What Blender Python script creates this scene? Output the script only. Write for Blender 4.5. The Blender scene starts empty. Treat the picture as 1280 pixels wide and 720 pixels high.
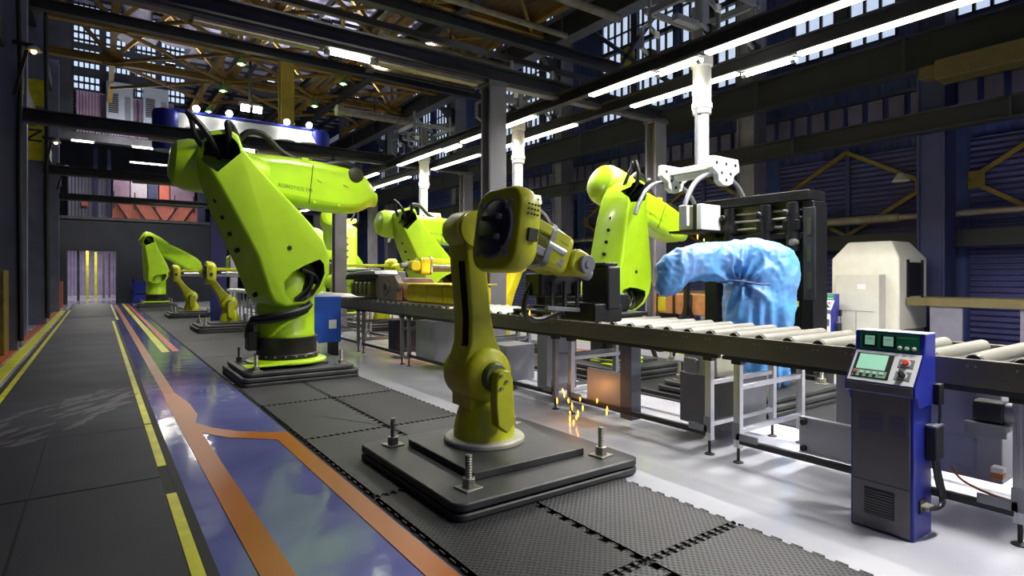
import bpy, bmesh, math, random
from mathutils import Vector, Matrix, noise
random.seed(7)
C = bpy.context.scene.collection
PI = math.pi
# ---------------------------------------------------------------- camera numbers (calibrated on the photograph)
CA = math.atan(518/727.); CS, CC = math.sin(CA), math.cos(CA); CF = 727.; CH = 1.6
def ray(px, py):
    u = (px-640)/CF; v = (344-py)/CF
    return (CS+u*CC, CC-u*CS, v)
def at_y(px, py, Y):
    d = ray(px, py); t = Y/d[1]; return Vector((d[0]*t, Y, CH+d[2]*t))
def at_x(px, py, X):
    d = ray(px, py); t = X/d[0]; return Vector((X, d[1]*t, CH+d[2]*t))
def at_z(px, py, z=0.):
    d = ray(px, py); t = (z-CH)/d[2]; return Vector((d[0]*t, d[1]*t, z))
# ---------------------------------------------------------------- materials
MATS = {}
def lin(c):
    c = c/255.
    return c/12.92 if c <= .04045 else ((c+.055)/1.055)**2.4
def mat(name, rgb, rough=.5, metal=0., var=.0, scale=6., rvar=.0, bump=.0, bscale=40., rgb2=None, coat=0., stretch=None):
    if name in MATS: return MATS[name]
    m = bpy.data.materials.new(name); m.use_nodes = True
    nt = m.node_tree; b = nt.nodes['Principled BSDF']
    col = [lin(k) for k in rgb]+[1]
    b.inputs['Base Color'].default_value = col
    b.inputs['Roughness'].default_value = rough; b.inputs['Metallic'].default_value = metal
    if coat: b.inputs['Coat Weight'].default_value = coat; b.inputs['Coat Roughness'].default_value = .12
    if var or rvar or bump or rgb2:
        tc = nt.nodes.new('ShaderNodeTexCoord'); vec = tc.outputs['Object']
        if stretch:
            mp = nt.nodes.new('ShaderNodeMapping'); mp.inputs['Scale'].default_value = stretch
            nt.links.new(vec, mp.inputs['Vector']); vec = mp.outputs['Vector']
        n = nt.nodes.new('ShaderNodeTexNoise'); n.inputs['Scale'].default_value = scale; n.inputs['Detail'].default_value = 5
        nt.links.new(vec, n.inputs['Vector'])
        if var or rgb2:
            r = nt.nodes.new('ShaderNodeValToRGB')
            r.color_ramp.elements[0].position = .3; r.color_ramp.elements[1].position = .72
            lo = [k*(1-var) for k in col[:3]]+[1]
            hi = ([lin(k) for k in rgb2]+[1]) if rgb2 else [min(1, k*(1+var)) for k in col[:3]]+[1]
            r.color_ramp.elements[0].color = lo if not rgb2 else col; r.color_ramp.elements[1].color = hi
            nt.links.new(n.outputs['Fac'], r.inputs['Fac']); nt.links.new(r.outputs['Color'], b.inputs['Base Color'])
        if rvar:
            mr = nt.nodes.new('ShaderNodeMapRange'); mr.inputs['To Min'].default_value = max(0, rough-rvar); mr.inputs['To Max'].default_value = min(1, rough+rvar)
            nt.links.new(n.outputs['Fac'], mr.inputs['Value']); nt.links.new(mr.outputs['Result'], b.inputs['Roughness'])
        if bump:
            n2 = nt.nodes.new('ShaderNodeTexNoise'); n2.inputs['Scale'].default_value = bscale; n2.inputs['Detail'].default_value = 3
            nt.links.new(vec, n2.inputs['Vector'])
            bp = nt.nodes.new('ShaderNodeBump'); bp.inputs['Strength'].default_value = bump; bp.inputs['Distance'].default_value = .01
            nt.links.new(n2.outputs['Fac'], bp.inputs['Height']); nt.links.new(bp.outputs['Normal'], b.inputs['Normal'])
    MATS[name] = m; return m
def emis(name, rgb, s):
    if name in MATS: return MATS[name]
    m = bpy.data.materials.new(name); m.use_nodes = True
    b = m.node_tree.nodes['Principled BSDF']
    b.inputs['Base Color'].default_value = [lin(k) for k in rgb]+[1]
    b.inputs['Emission Color'].default_value = [lin(k) for k in rgb]+[1]; b.inputs['Emission Strength'].default_value = s
    MATS[name] = m; return m
LIME = mat('lime_paint', (172,214,30), .36, 0, .08, 3., coat=.25)
YEL = mat('yellow_paint', (186,176,12), .42, 0, .16, 5., rvar=.1)
YELD = mat('dark_yellow_paint', (112,94,24), .55, 0, .25, 4.)
TRUSSY = mat('truss_yellow', (126,98,30), .6, 0, .3, 2.)
BLACK = mat('black_rubber', (22,22,24), .45)
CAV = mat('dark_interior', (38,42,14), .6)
NAVY = mat('navy_motor', (34,36,56), .45, .2, .15)
DARKST = mat('dark_steel', (50,51,54), .5, .55, .3, 5., .12)
PLATE = mat('plate_steel', (60,61,62), .48, .3, .35, 3.5, .15, .15, 30)
GREYMET = mat('grey_metal', (132,134,142), .42, .35, .1, 6.)
CABGREY = mat('cabinet_grey', (168,168,178), .45, .25, .08, 3.)
ALU = mat('aluminium', (200,202,208), .32, .8, .06, 8.)
RAILM = mat('rail_steel', (108,104,92), .42, .5, .12, 5., .08, stretch=(1,.1,1))
ROLL = mat('roller_steel', (132,130,122), .38, .35, .06, 10., .08)
BOLTM = mat('zinc_steel', (150,148,138), .4, .7, .15, 20.)
RING = mat('pale_ring', (170,168,152), .5, .1, .15, 6.)
WHITEP = mat('white_paint', (226,226,226), .4, 0, .05, 5.)
BEAMG = mat('beam_grey', (92,90,96), .5, .3, .2, 4.)
BEAMD = mat('beam_dark', (52,52,58), .5, .4, .25, 3.)
COLL = mat('column_left', (112,118,142), .6, .05, .2, 2.)
COLG = mat('column_grey', (116,113,122), .55, .1, .2, 2.)
BLUEC = mat('column_blue', (48,52,90), .6, .1, .2, 2.)
WALLB = mat('wall_blue', (70,74,110), .65, .1, .25, 1.5)
DARKW = mat('dark_wall', (62,64,74), .7, 0, .3, 1.2)
ROOFM = mat('roof_grey', (112,108,122), .7, .1, .3, 1.)
PIPE = mat('pipe_tan', (140,132,116), .5, .3, .25, 4.)
ORANGE = mat('line_orange', (164,92,24), .34, 0, .07, 2., .08)
LYEL = mat('line_yellow', (206,206,36), .4, 0, .2, 4.)
LRED = mat('line_red', (190,84,56), .4, 0, .2, 4.)
PBLUE = mat('panel_blue', (36,48,150), .35, .1, .06)
PGREY = mat('panel_dark', (106,104,108), .4, .4, .12, 4.)
PANW = mat('panel_white', (214,216,216), .35, 0, .03)
PGREEN = mat('panel_green', (30,132,92), .4)
SCR = emis('screen_green', (150,206,180), .35)
LAMPW = emis('lamp_white', (255,250,226), 14.)
STRIP = emis('light_strip', (255,246,218), 5.)
SKYW = emis('daylight_pane', (205,222,250), .85)
SKYB = emis('far_daylight_pane', (205,225,250), .95)
SPARK = emis('hot_spark', (255,160,40), 9.)
CARGOY = mat('cargo_yellow', (200,176,20), .5, 0, .1)
RUST = mat('cast_iron', (120,108,104), .55, .4, .25, 5.)
RED = mat('crate_red', (210,110,92), .6, 0, .15, 3.)
PURP = mat('purple_panel', (150,124,150), .6, 0, .2, 2.)
CABLUE = mat('cabinet_blue', (30,84,190), .4, 0, .1)
WOOD = mat('pallet_wood', (150,104,60), .6, 0, .25, 6.)
GLASSD = mat('meter_glass', (110,196,160), .2)
REDB = mat('button_red', (214,74,50), .35)
# ---------------------------------------------------------------- mesh builder
class MB:
    def __init__(s): s.v = []; s.f = []
    def add(s, vs, fs):
        o = len(s.v); s.v += [Vector(k) for k in vs]; s.f += [[i+o for i in f] for f in fs]; return s
    def box(s, x0, x1, y0, y1, z0, z1):
        if x0 > x1: x0, x1 = x1, x0
        if y0 > y1: y0, y1 = y1, y0
        if z0 > z1: z0, z1 = z1, z0
        return s.add([(x0,y0,z0),(x1,y0,z0),(x1,y1,z0),(x0,y1,z0),(x0,y0,z1),(x1,y0,z1),(x1,y1,z1),(x0,y1,z1)],
                     [(0,3,2,1),(4,5,6,7),(0,1,5,4),(1,2,6,5),(2,3,7,6),(3,0,4,7)])
    def obox(s, c, sz, R):
        c = Vector(c); vs = []
        for k in (-1,1):
            for (i,j) in ((-1,-1),(1,-1),(1,1),(-1,1)):
                vs.append(c+R@Vector((i*sz[0]/2, j*sz[1]/2, k*sz[2]/2)))
        return s.add(vs, [(0,3,2,1),(4,5,6,7),(0,1,5,4),(1,2,6,5),(2,3,7,6),(3,0,4,7)])
    def frame(s, d):
        d = Vector(d).normalized(); up = Vector((0,0,1)) if abs(d.z) < .95 else Vector((0,1,0))
        x = up.cross(d).normalized(); y = d.cross(x).normalized()
        return x, y, d
    def bar(s, p, q, w, h):
        p = Vector(p); q = Vector(q); x, y, d = s.frame(q-p)
        R = Matrix((x, y, d)).transposed()
        return s.obox((p+q)/2, (w, h, (q-p).length), R)
    def ibeam(s, p, q, w, h, t=.03):
        p = Vector(p); q = Vector(q); x, y, d = s.frame(q-p)
        s.bar(p+y*(h/2-t/2), q+y*(h/2-t/2), w, t); s.bar(p-y*(h/2-t/2), q-y*(h/2-t/2), w, t)
        return s.bar(p, q, t, h-2*t)
    def cyl(s, p, q, r, r2=None, n=20):
        p = Vector(p); q = Vector(q); r2 = r if r2 is None else r2
        x, y, d = s.frame(q-p); a = []; b = []
        for i in range(n):
            w = x*math.cos(2*PI*i/n)+y*math.sin(2*PI*i/n); a.append(p+w*r); b.append(q+w*r2)
        fs = [(i, (i+1) % n, n+(i+1) % n, n+i) for i in range(n)]
        return s.add(a+b, fs+[tuple(range(n-1,-1,-1)), tuple(range(n,2*n))])
    def lathe(s, prof, org, d=(0,0,1), n=28):
        org = Vector(org); x, y, d = s.frame(d); rings = []
        for r, h in prof:
            rings.append([org+d*h+(x*math.cos(2*PI*i/n)+y*math.sin(2*PI*i/n))*max(r,.001) for i in range(n)])
        return s.loft(rings)
    def loft(s, rings, cap=True):
        n = len(rings[0]); vs = [k for r in rings for k in r]; fs = []
        for j in range(len(rings)-1):
            for i in range(n): fs.append((j*n+i, j*n+(i+1) % n, (j+1)*n+(i+1) % n, (j+1)*n+i))
        if cap: fs += [tuple(range(n-1,-1,-1)), tuple(range((len(rings)-1)*n, len(rings)*n))]
        return s.add(vs, fs)
    def tube(s, pts, r, n=8, sm=4):
        pts = [Vector(p) for p in pts]
        if sm and len(pts) > 2:
            out = []
            for i in range(len(pts)-1):
                p0 = pts[max(i-1,0)]; p1 = pts[i]; p2 = pts[i+1]; p3 = pts[min(i+2,len(pts)-1)]
                for k in range(sm):
                    t = k/sm
                    out.append(.5*((2*p1)+(p2-p0)*t+(2*p0-5*p1+4*p2-p3)*t*t+(3*p1-p0-3*p2+p3)*t**3))
            pts = out+[pts[-1]]
        rings = []; px = None
        for i, p in enumerate(pts):
            d = (pts[min(i+1,len(pts)-1)]-pts[max(i-1,0)]).normalized()
            if px is None: x = s.frame(d)[0]
            else: x = (px-d*px.dot(d)).normalized()
            px = x; y = d.cross(x)
            rr = r[i*len(r)//len(pts)] if isinstance(r, (list,tuple)) else r
            rings.append([p+(x*math.cos(2*PI*k/n)+y*math.sin(2*PI*k/n))*rr for k in range(n)])
        return s.loft(rings)
    def prism(s, pts, ax, a, b):
        n = len(pts)
        def P(u, v, w): return {'x':(w,u,v), 'y':(u,w,v), 'z':(u,v,w)}[ax]
        vs = [P(u,v,a) for u, v in pts]+[P(u,v,b) for u, v in pts]
        return s.add(vs, [tuple(range(n)), tuple(range(2*n-1,n-1,-1))]+[(i,n+i,n+(i+1) % n,(i+1) % n) for i in range(n)])
    def ball(s, c, r, n=10):
        c = Vector(c)
        prof = [(r*math.sin(PI*k/n), -r*math.cos(PI*k/n)) for k in range(n+1)]
        return s.lathe(prof, c, n=2*n)
    def xform(s, M):
        s.v = [M@k for k in s.v]; return s
ORG = {}
def tag(o, label=None, cat=None, group=None, kind=None):
    if label: o['label'] = label
    if cat: o['category'] = cat
    if group: o['group'] = group
    if kind: o['kind'] = kind
    return o
def thing(name, label, cat, loc=(0,0,0), group=None):
    o = bpy.data.objects.new(name, None); C.objects.link(o); o.location = loc; o.empty_display_size = .1
    ORG[o] = Vector(loc); return tag(o, label, cat, group)
def part(name, mb, m, parent=None, bevel=0., seg=2, smooth=True, label=None):
    org = ORG.get(parent, Vector((0,0,0)))
    me = bpy.data.meshes.new(name)
    me.from_pydata([tuple(k-org) for k in mb.v], [], mb.f); me.update()
    bm = bmesh.new(); bm.from_mesh(me); bmesh.ops.recalc_face_normals(bm, faces=bm.faces[:]); bm.to_mesh(me); bm.free()
    o = bpy.data.objects.new(name, me); C.objects.link(o)
    if m is not None: me.materials.append(m)
    if smooth: me.shade_smooth(); me.set_sharp_from_angle(angle=math.radians(38))
    if bevel:
        bv = o.modifiers.new('Bevel', 'BEVEL'); bv.width = bevel; bv.segments = seg; bv.limit_method = 'ANGLE'; bv.angle_limit = math.radians(38)
    if parent is not None: o.parent = parent
    ORG[o] = org
    if label: o['label'] = label
    return o
def solo(name, mb, m, label, cat, group=None, kind=None, **k):
    return tag(part(name, mb, m, None, **k), label, cat, group, kind)
def struct(name, mb, m, **k):
    o = part(name, mb, m, None, **k); o['kind'] = 'structure'; return o
def bake(o):
    bpy.context.view_layer.update()
    dg = bpy.context.evaluated_depsgraph_get()
    me = bpy.data.meshes.new_from_object(o.evaluated_get(dg)); o.modifiers.clear(); o.data = me
    return o
def cut(o, mbs):
    for mb in mbs:
        me = bpy.data.meshes.new('cutter'); me.from_pydata([tuple(k) for k in mb.v], [], mb.f); me.update()
        bm = bmesh.new(); bm.from_mesh(me); bmesh.ops.recalc_face_normals(bm, faces=bm.faces[:]); bm.to_mesh(me); bm.free()
        c = bpy.data.objects.new('cutter', me); C.objects.link(c)
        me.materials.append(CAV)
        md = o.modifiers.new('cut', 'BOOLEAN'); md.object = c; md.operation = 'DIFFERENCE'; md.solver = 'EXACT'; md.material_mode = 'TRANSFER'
        bake(o); bpy.data.objects.remove(c)
    o.data.shade_smooth(); o.data.set_sharp_from_angle(angle=math.radians(35))
    return o
def dup(o, loc=None, rotz=None, label=None, parent=None, scale=None, group=None):
    c = o.copy(); C.objects.link(c)
    if parent is not None: c.parent = parent
    if loc is not None: c.location = loc
    if rotz is not None: c.rotation_euler.z = rotz
    if scale: c.scale = (scale,)*3
    if label: c['label'] = label
    if group: c['group'] = group
    for ch in list(o.children): dup(ch, parent=c)
    return c
def text(name, s, size, loc, rot, m, parent):
    cu = bpy.data.curves.new(name, 'FONT'); cu.body = s; cu.size = size; cu.extrude = .001; cu.align_x = 'CENTER'; cu.align_y = 'CENTER'
    o = bpy.data.objects.new(name, cu); C.objects.link(o); cu.materials.append(m)
    bpy.context.view_layer.update()
    me = bpy.data.meshes.new_from_object(o.evaluated_get(bpy.context.evaluated_depsgraph_get())); bpy.data.objects.remove(o)
    o = bpy.data.objects.new(name, me); C.objects.link(o)
    o.location = Vector(loc)-ORG.get(parent, Vector()); o.rotation_euler = rot; o.parent = parent
    return o
def circ(cx, cz, r, n=20, a0=0., a1=2*PI):
    return [(cx+r*math.cos(a0+(a1-a0)*i/n), cz+r*math.sin(a0+(a1-a0)*i/n)) for i in range(n)]
def rrect(x0, x1, z0, z1, r, n=5):
    out = []
    for (cx, cz, a) in ((x1-r,z0+r,-PI/2),(x1-r,z1-r,0),(x0+r,z1-r,PI/2),(x0+r,z0+r,PI)):
        out += [(cx+r*math.cos(a+PI/2*k/n), cz+r*math.sin(a+PI/2*k/n)) for k in range(n+1)]
    return out
def ribmat(name, rgb, axis, scale, depth=.6, rough=.6):
    # sheet metal with a ribbed profile (bump only)
    m = mat(name, rgb, rough, .15, .2, 1.3)
    nt = m.node_tree; b = nt.nodes['Principled BSDF']
    tc = nt.nodes.new('ShaderNodeTexCoord'); w = nt.nodes.new('ShaderNodeTexWave'); w.bands_direction = axis; w.inputs['Scale'].default_value = scale
    nt.links.new(tc.outputs['Object'], w.inputs['Vector'])
    bp = nt.nodes.new('ShaderNodeBump'); bp.inputs['Strength'].default_value = depth; bp.inputs['Distance'].default_value = .05
    nt.links.new(w.outputs['Fac'], bp.inputs['Height']); nt.links.new(bp.outputs['Normal'], b.inputs['Normal'])
    return m
# ================================================================ floor
def gloss_floor(name, rgb, rgb2, rough, bump=.0, bs=3., sc=1.2):
    m = mat(name, rgb, rough, 0, 0, sc, .08, bump, bs, rgb2)
    return m
FLOORW = gloss_floor('epoxy_white', (178,179,190), (196,197,204), .13, .05, 2.)
FLOORB = gloss_floor('epoxy_blue', (90,94,150), (110,114,168), .09, .5, 2.6)
LANE = mat('lane_asphalt', (34,35,45), .55, 0, .25, 1.5, .12, .1, 60)
struct('floor', MB().box(-9, 16.2, -6, 62, -.12, 0.), FLOORW)
struct('floor_strip', MB().box(.53, 1.575, -4, 40, 0., .004), FLOORB)
# the dark aisle is laid in panels with open joints
lane = MB()
for (x0, x1, y0, y1) in ((-.98,-.42,-3,5.33),(-.4,.40,-3,5.33),(-.98,-.405,5.355,7.2),(-.395,.40,5.355,7.2),(-.98,.40,7.21,12.5),(-.98,.40,12.51,18.7),(-.98,.40,18.71,25.5),(-.98,.5,25.51,40)):
    lane.box(x0, x1, y0, y1, 0., .008)
struct('floor_lane', lane, LANE)
struct('floor_lane_bed', MB().box(-1.12, .535, -4, 40, 0., .0035), mat('lane_bed', (14,14,16), .6))
# worn pale patch on the lane : dried splash marks
sp = MB()
for i in range(46):
    x = random.uniform(-.9, .3); y = 7.6+(x+.9)*1.55+random.uniform(-1.0, .9)
    L = random.uniform(.1,.36); w = random.uniform(.03,.085); a = random.uniform(.7,1.15)
    pts = []
    for k in range(9):
        t = k/8*2-1; ww = w*(1-t*t)*random.uniform(.6,1.3)
        pts.append((x+math.cos(a)*t*L-math.sin(a)*ww*.7, y+math.sin(a)*t*L+math.cos(a)*ww*.7))
    for k in range(8,-1,-1):
        t = k/8*2-1; ww = w*(1-t*t)*random.uniform(.6,1.3)
        pts.append((x+math.cos(a)*t*L+math.sin(a)*ww*.7, y+math.sin(a)*t*L-math.cos(a)*ww*.7))
    zz = .0085+i*.00004
    sp.prism(pts, 'z', zz, zz+.0003)
struct('floor_stain', sp, mat('dried_splash', (84,82,86), .5, 0, .2))
LANEED = mat('lane_edge', (16,16,18), .6)
def stripe(name, x0, x1, y0, y1, m, z=.0085):
    return struct(name, MB().box(x0, x1, y0, y1, 0., z), m)
ln = MB().box(.405, .47, -3, 4.9, 0, .009).box(.405, .47, 5.65, 7.3, 0, .009).box(.405,.47,7.35,24.6,0,.009)
struct('floor_marking', ln, LYEL)
stripe('floor_edge', .472, .528, -3, 40, LANEED, .006)
stripe('floor_marking', -1.05, -.985, -3, 33, LYEL)
stripe('floor_edge', -1.10, -1.06, -3, 33, LANEED, .006)
stripe('floor_marking', -1.36, -1.18, -3, 33, LYEL)
stripe('floor_marking', -1.55, -1.40, -3, 33, LRED)
stripe('floor_marking', .55, .62, 25.2, 39, LYEL)
# orange guide line with its curved branch
om = MB()
om.box(.70, .86, -3, 7.1, 0, .0085).box(.715, .85, 9.1, 38, 0, .0085)
om.prism([(.70,7.1),(.86,7.1),(.93,7.5),(.93,8.2),(.85,9.09),(.715,9.09),(.70,8.2)], 'z', 0, .0085)
br = [(.86,7.1),(.98,6.75),(1.18,6.45),(1.45,6.22),(1.57,6.15)]; bl = [(.78,6.9),(.86,6.6),(1.05,6.25),(1.3,6.02),(1.42,5.9)]
om.prism(bl+br[::-1], 'z', 0, .0087)
om.prism([(1.41,-3),(1.56,-3),(1.57,6.15),(1.42,5.95)], 'z', 0, .0084)
struct('floor_marking', om, ORANGE, smooth=False)
stripe('floor_marking', 1.08, 1.22, 14.0, 39, LYEL)
stripe('floor_marking', 1.28, 1.40, 14.0, 39, LRED)
# far side lane beyond the second robot row
struct('floor_strip', MB().box(8.1, 9.6, -2, 40, 0., .004), mat('epoxy_grey', (150,150,160), .3, 0, .15, 2.))
stripe('floor_marking', 8.35, 8.5, -2, 40, ORANGE)
stripe('floor_marking', 9.62, 9.72, -2, 40, LYEL)
# ---------------------------------------------------------------- puzzle floor mats
def matmat(name, rgb):
    m = mat(name, rgb, .55, 0, .12, 2.)
    nt = m.node_tree; b = nt.nodes['Principled BSDF']
    tc = nt.nodes.new('ShaderNodeTexCoord'); v = nt.nodes.new('ShaderNodeTexVoronoi'); v.voronoi_dimensions = '2D'; v.feature = 'F1'; v.inputs['Scale'].default_value = 34.; v.inputs['Randomness'].default_value = 0.
    mp = nt.nodes.new('ShaderNodeMapping'); mp.inputs['Rotation'].default_value = (0,0,PI/4)
    nt.links.new(tc.outputs['Object'], mp.inputs['Vector']); nt.links.new(mp.outputs['Vector'], v.inputs['Vector'])
    r = nt.nodes.new('ShaderNodeMapRange'); r.inputs['From Min'].default_value = .26; r.inputs['From Max'].default_value = .36
    nt.links.new(v.outputs['Distance'], r.inputs['Value'])
    bp = nt.nodes.new('ShaderNodeBump'); bp.inputs['Strength'].default_value = .9; bp.inputs['Distance'].default_value = .012; bp.invert = False
    nt.links.new(r.outputs['Result'], bp.inputs['Height']); nt.links.new(bp.outputs['Normal'], b.inputs['Normal'])
    mx = nt.nodes.new('ShaderNodeMix'); mx.data_type = 'RGBA'
    src = b.inputs['Base Color'].links[0].from_socket
    nt.links.new(r.outputs['Result'], mx.inputs['Factor']); nt.links.new(src, mx.inputs['B']); mx.inputs['A'].default_value = (.008,.008,.009,1)
    nt.links.new(mx.outputs['Result'], b.inputs['Base Color'])
    return m
MATA = matmat('mat_rubber', (66,66,70)); MATB = matmat('mat_rubber_dark', (40,40,44))
def mat_tile(x0, x1, y0, y1, m, label, eX0=True):
    # interlocking tile with dovetail teeth on its edges
    n_x = 14; n_y = 14; d = .028; g = .004
    pts = []
    def edge(p, q, nrm, n, out):
        p = Vector(p); q = Vector(q); nrm = Vector(nrm)
        for k in range(n):
            a = p.lerp(q, (k+.28)/n); b = p.lerp(q, (k+.72)/n); a2 = p.lerp(q, (k+.2)/n); b2 = p.lerp(q, (k+.8)/n)
            if k % 1 == 0:
                pts.extend([a-nrm*0, a2-nrm*d, b2-nrm*d, b-nrm*0])
    edge((x0,y0),(x1,y0),(0,-1),n_x,1); edge((x1,y0),(x1,y1),(1,0),n_y,1); edge((x1,y1),(x0,y1),(0,1),n_x,1); edge((x0,y1),(x0,y0),(-1,0),n_y,1)
    root = thing('floor_mat', label, 'floor mat', ((x0+x1)/2,(y0+y1)/2,0), 'interlocking black floor mats')
    part('rubber_tile', MB().prism([(p.x,p.y) for p in pts], 'z', .001, .016), m, root, bevel=.002, seg=1, smooth=False)
    return root
MW = (3.35-1.60)/2
struct('floor_mat_bed', MB().box(1.58, 3.33, .3, 36, 0., .0008), mat('mat_bed', (12,12,13), .7))
tiles = [
 (0,.42,2.19,'a','dark rubber mat left of the nearest mat joint, in the bottom foreground'),
 (1,.42,2.19,'a','studded grey rubber mat in front foreground beside the white floor'),
 (0,2.2,3.95,'b','black rubber mat with pierced studs under the front left edge of the nearest base plate'),
 (1,2.2,3.95,'a','studded grey rubber mat between the nearest base plate and the white floor'),
 (0,3.96,5.72,'a','grey rubber mat left of the nearest base plate along the blue strip'),
 (1,3.96,5.72,'a','grey rubber mat behind the nearest yellow robot beside the white floor'),
 (0,5.73,7.47,'a','smooth grey rubber mat along the blue strip left of the darkest mat'),
 (1,5.73,7.47,'b','darkest black rubber mat between the two nearest robots beside the white floor'),
 (0,7.48,9.22,'a','grey rubber mat under the near left corner of the big lime robot plate'),
 (1,7.48,9.22,'a','pale grey rubber mat in front of the big lime robot plate by the white floor'),
]
for i, y0, y1, k, lb in tiles:
    mat_tile(1.60+MW*i+.002, 1.60+MW*(i+1)-.002, y0, y1, MATA if k == 'a' else MATB, lb)
farm = [('beside','big lime robot'),('behind','big lime robot'),('ahead of','nearer small yellow robot'),('under','nearer small yellow robot'),('behind','nearer small yellow robot'),('under','farther small yellow robot'),('behind','farther small yellow robot'),('under','far lime robot at the wall'),]
for j, (w, r) in enumerate(farm):
    y0 = 9.23+j*3.3
    root = thing('floor_mat', 'long black mat strip %s the %s along the blue strip' % (w, r), 'floor mat', (2.47,y0+1.65,0), 'far black mat strips')
    part('rubber_tile', MB().box(1.6, 3.35, y0, y0+3.28, .001, .016), MATA if j % 2 else MATB, root, bevel=.003, seg=1)
for j in range(6):
    y0 = 1.6+j*5.2
    solo('floor_mat', MB().box(5.95, 8.05, y0, y0+5.16, .001, .016), MATA if j % 2 else MATB,
         'black mat strip under the second robot row, %s' % ['at the blue covered robot','below the bright lime robot behind the conveyor','behind the yellow casting','below the engine','next after the engine','at the far end'][j], 'floor mat', 'mat strips of the second row')
# ================================================================ base plates
def threaded_bolt(x, y, z, parent, h=.2):
    b = part('anchor_bolt', MB().lathe([(.022,0)]+[(.026 if k % 2 else .0215, .01+h*k/22) for k in range(22)]+[(.022,h+.012),(.0,h+.014)], (x,y,z+.02), n=14), BOLTM, parent)
    part('washer_plate', MB().obox((x,y,z+.006), (.145,.145,.012), Matrix.Rotation(.12,3,'Z')), BOLTM, b, bevel=.002)
    part('hex_nut', MB().cyl((x,y,z+.012),(x,y,z+.075),.05,n=6), BOLTM, b, bevel=.004)
def plinth(cx, cy, label, w=1.5, layers=((0,.055,0),(.062,.125,0)), top=.195, tw=.98):
    r = thing('base_plate', label, 'base plate', (cx,cy,0), 'steel base plates bolted under the robots')
    for k, (z0, z1, ins) in enumerate(layers):
        part('steel_slab', MB().prism(rrect(cx-w/2+ins, cx+w/2-ins, cy-w/2+ins, cy+w/2-ins, .09), 'z', z0+.017, z1+.012), PLATE, r, bevel=.012)
    zt = layers[-1][1]+.012
    part('top_slab', MB().box(cx-tw/2, cx+tw/2, cy-tw/2, cy+tw/2, zt, top), PLATE, r, bevel=.008)
    q = w*.368
    for (sx, sy) in ((-1,-1),(1,-1),(-1,1),(1,1)): threaded_bolt(cx+sx*q, cy+sy*q, zt, r)
    return r
plinth(2.7, 4.05, 'nearest stacked dark steel base plate, carrying the front yellow robot', 1.7, tw=1.06)
P2 = plinth(2.5, 9.65, 'layered steel base plate carrying the big lime robot', 1.7, ((0,.055,0),(.062,.125,.0),(.13,.19,.06)), .25, .95)
def pdup(x, y, lb, s=1.): return dup(P2, (x,y,0), None, lb)
pdup(3.05, 18.6, 'steel base plate carrying the nearer small yellow robot'); pdup(2.95, 25.3, 'steel base plate carrying the farther small yellow robot')
pdup(2.4, 34.2, 'steel base plate under the far lime robot near the back wall')
pdup(6.95, 4.4, 'dark stacked base plate under the blue covered robot')
pdup(7.0, 6.85, 'base plate under the bright lime robot behind the conveyor')
pdup(6.9, 10.2, 'base plate under the glowing yellow robot behind the yellow casting')
pdup(7.3, 13.9, 'base plate under the leaning lime robot behind the engine')
pdup(6.9, 16.4, 'base plate under the yellow robot reaching over the far conveyor')
# ================================================================ lime robots (local frame: x = reach direction, y = away side, z = up)
BX, BY = 2.45, 9.6            # where the big one stands
def loc2(px, py, Y):
    p = at_y(px, py, Y); return Vector((p.x-BX, p.z))
def simil(B0, T0, B1, T1):
    a = Vector(T0)-Vector(B0); b = Vector(T1)-Vector(B1)
    ang = math.atan2(b.y, b.x)-math.atan2(a.y, a.x); k = b.length/a.length
    c, s = math.cos(ang), math.sin(ang)
    def f(p):
        d = Vector(p)-Vector(B0); return (B1[0]+k*(c*d.x-s*d.y), B1[1]+k*(s*d.x+c*d.y))
    return f
ARM_B0 = (.06, 1.55); ARM_T0 = (-1.0, 3.42)
YF = 9.08
ARM_OUT = [tuple(loc2(x,y,YF+.12)) for x, y in ((250,190),(253,215),(268,258),(300,328),(318,372),(330,384),(352,386),(380,380),(398,365),(409,343),(410,320),(402,300),(388,282),(370,262),(335,225),(303,188),(297,170),(284,162),(263,165),(254,174))]
ARM_TOPCUT = [tuple(loc2(x,y,YF)) for x, y in ((255,196),(260,207),(272,215),(301,191),(298,180),(291,172),(281,167),(264,169),(256,178))]
ARM_BOTCUT = [tuple(loc2(x,y,YF)) for x, y in ((355,352),(366,340),(382,331),(400,324),(405,330),(406,342),(400,357),(392,369),(380,377),(366,378),(357,368))]
FORE_D0 = (-1.32, 3.2); FORE_W0 = (1.4, 2.98)
YR = 9.95
FORE_OUT = [tuple(loc2(x,y,YR)) for x, y in ((270,178),(318,192),(360,196),(402,203),(435,211),(455,221),(466,236),(468,248),(463,258),(448,265),(430,266),(400,262),(345,252),(262,238))]
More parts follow.
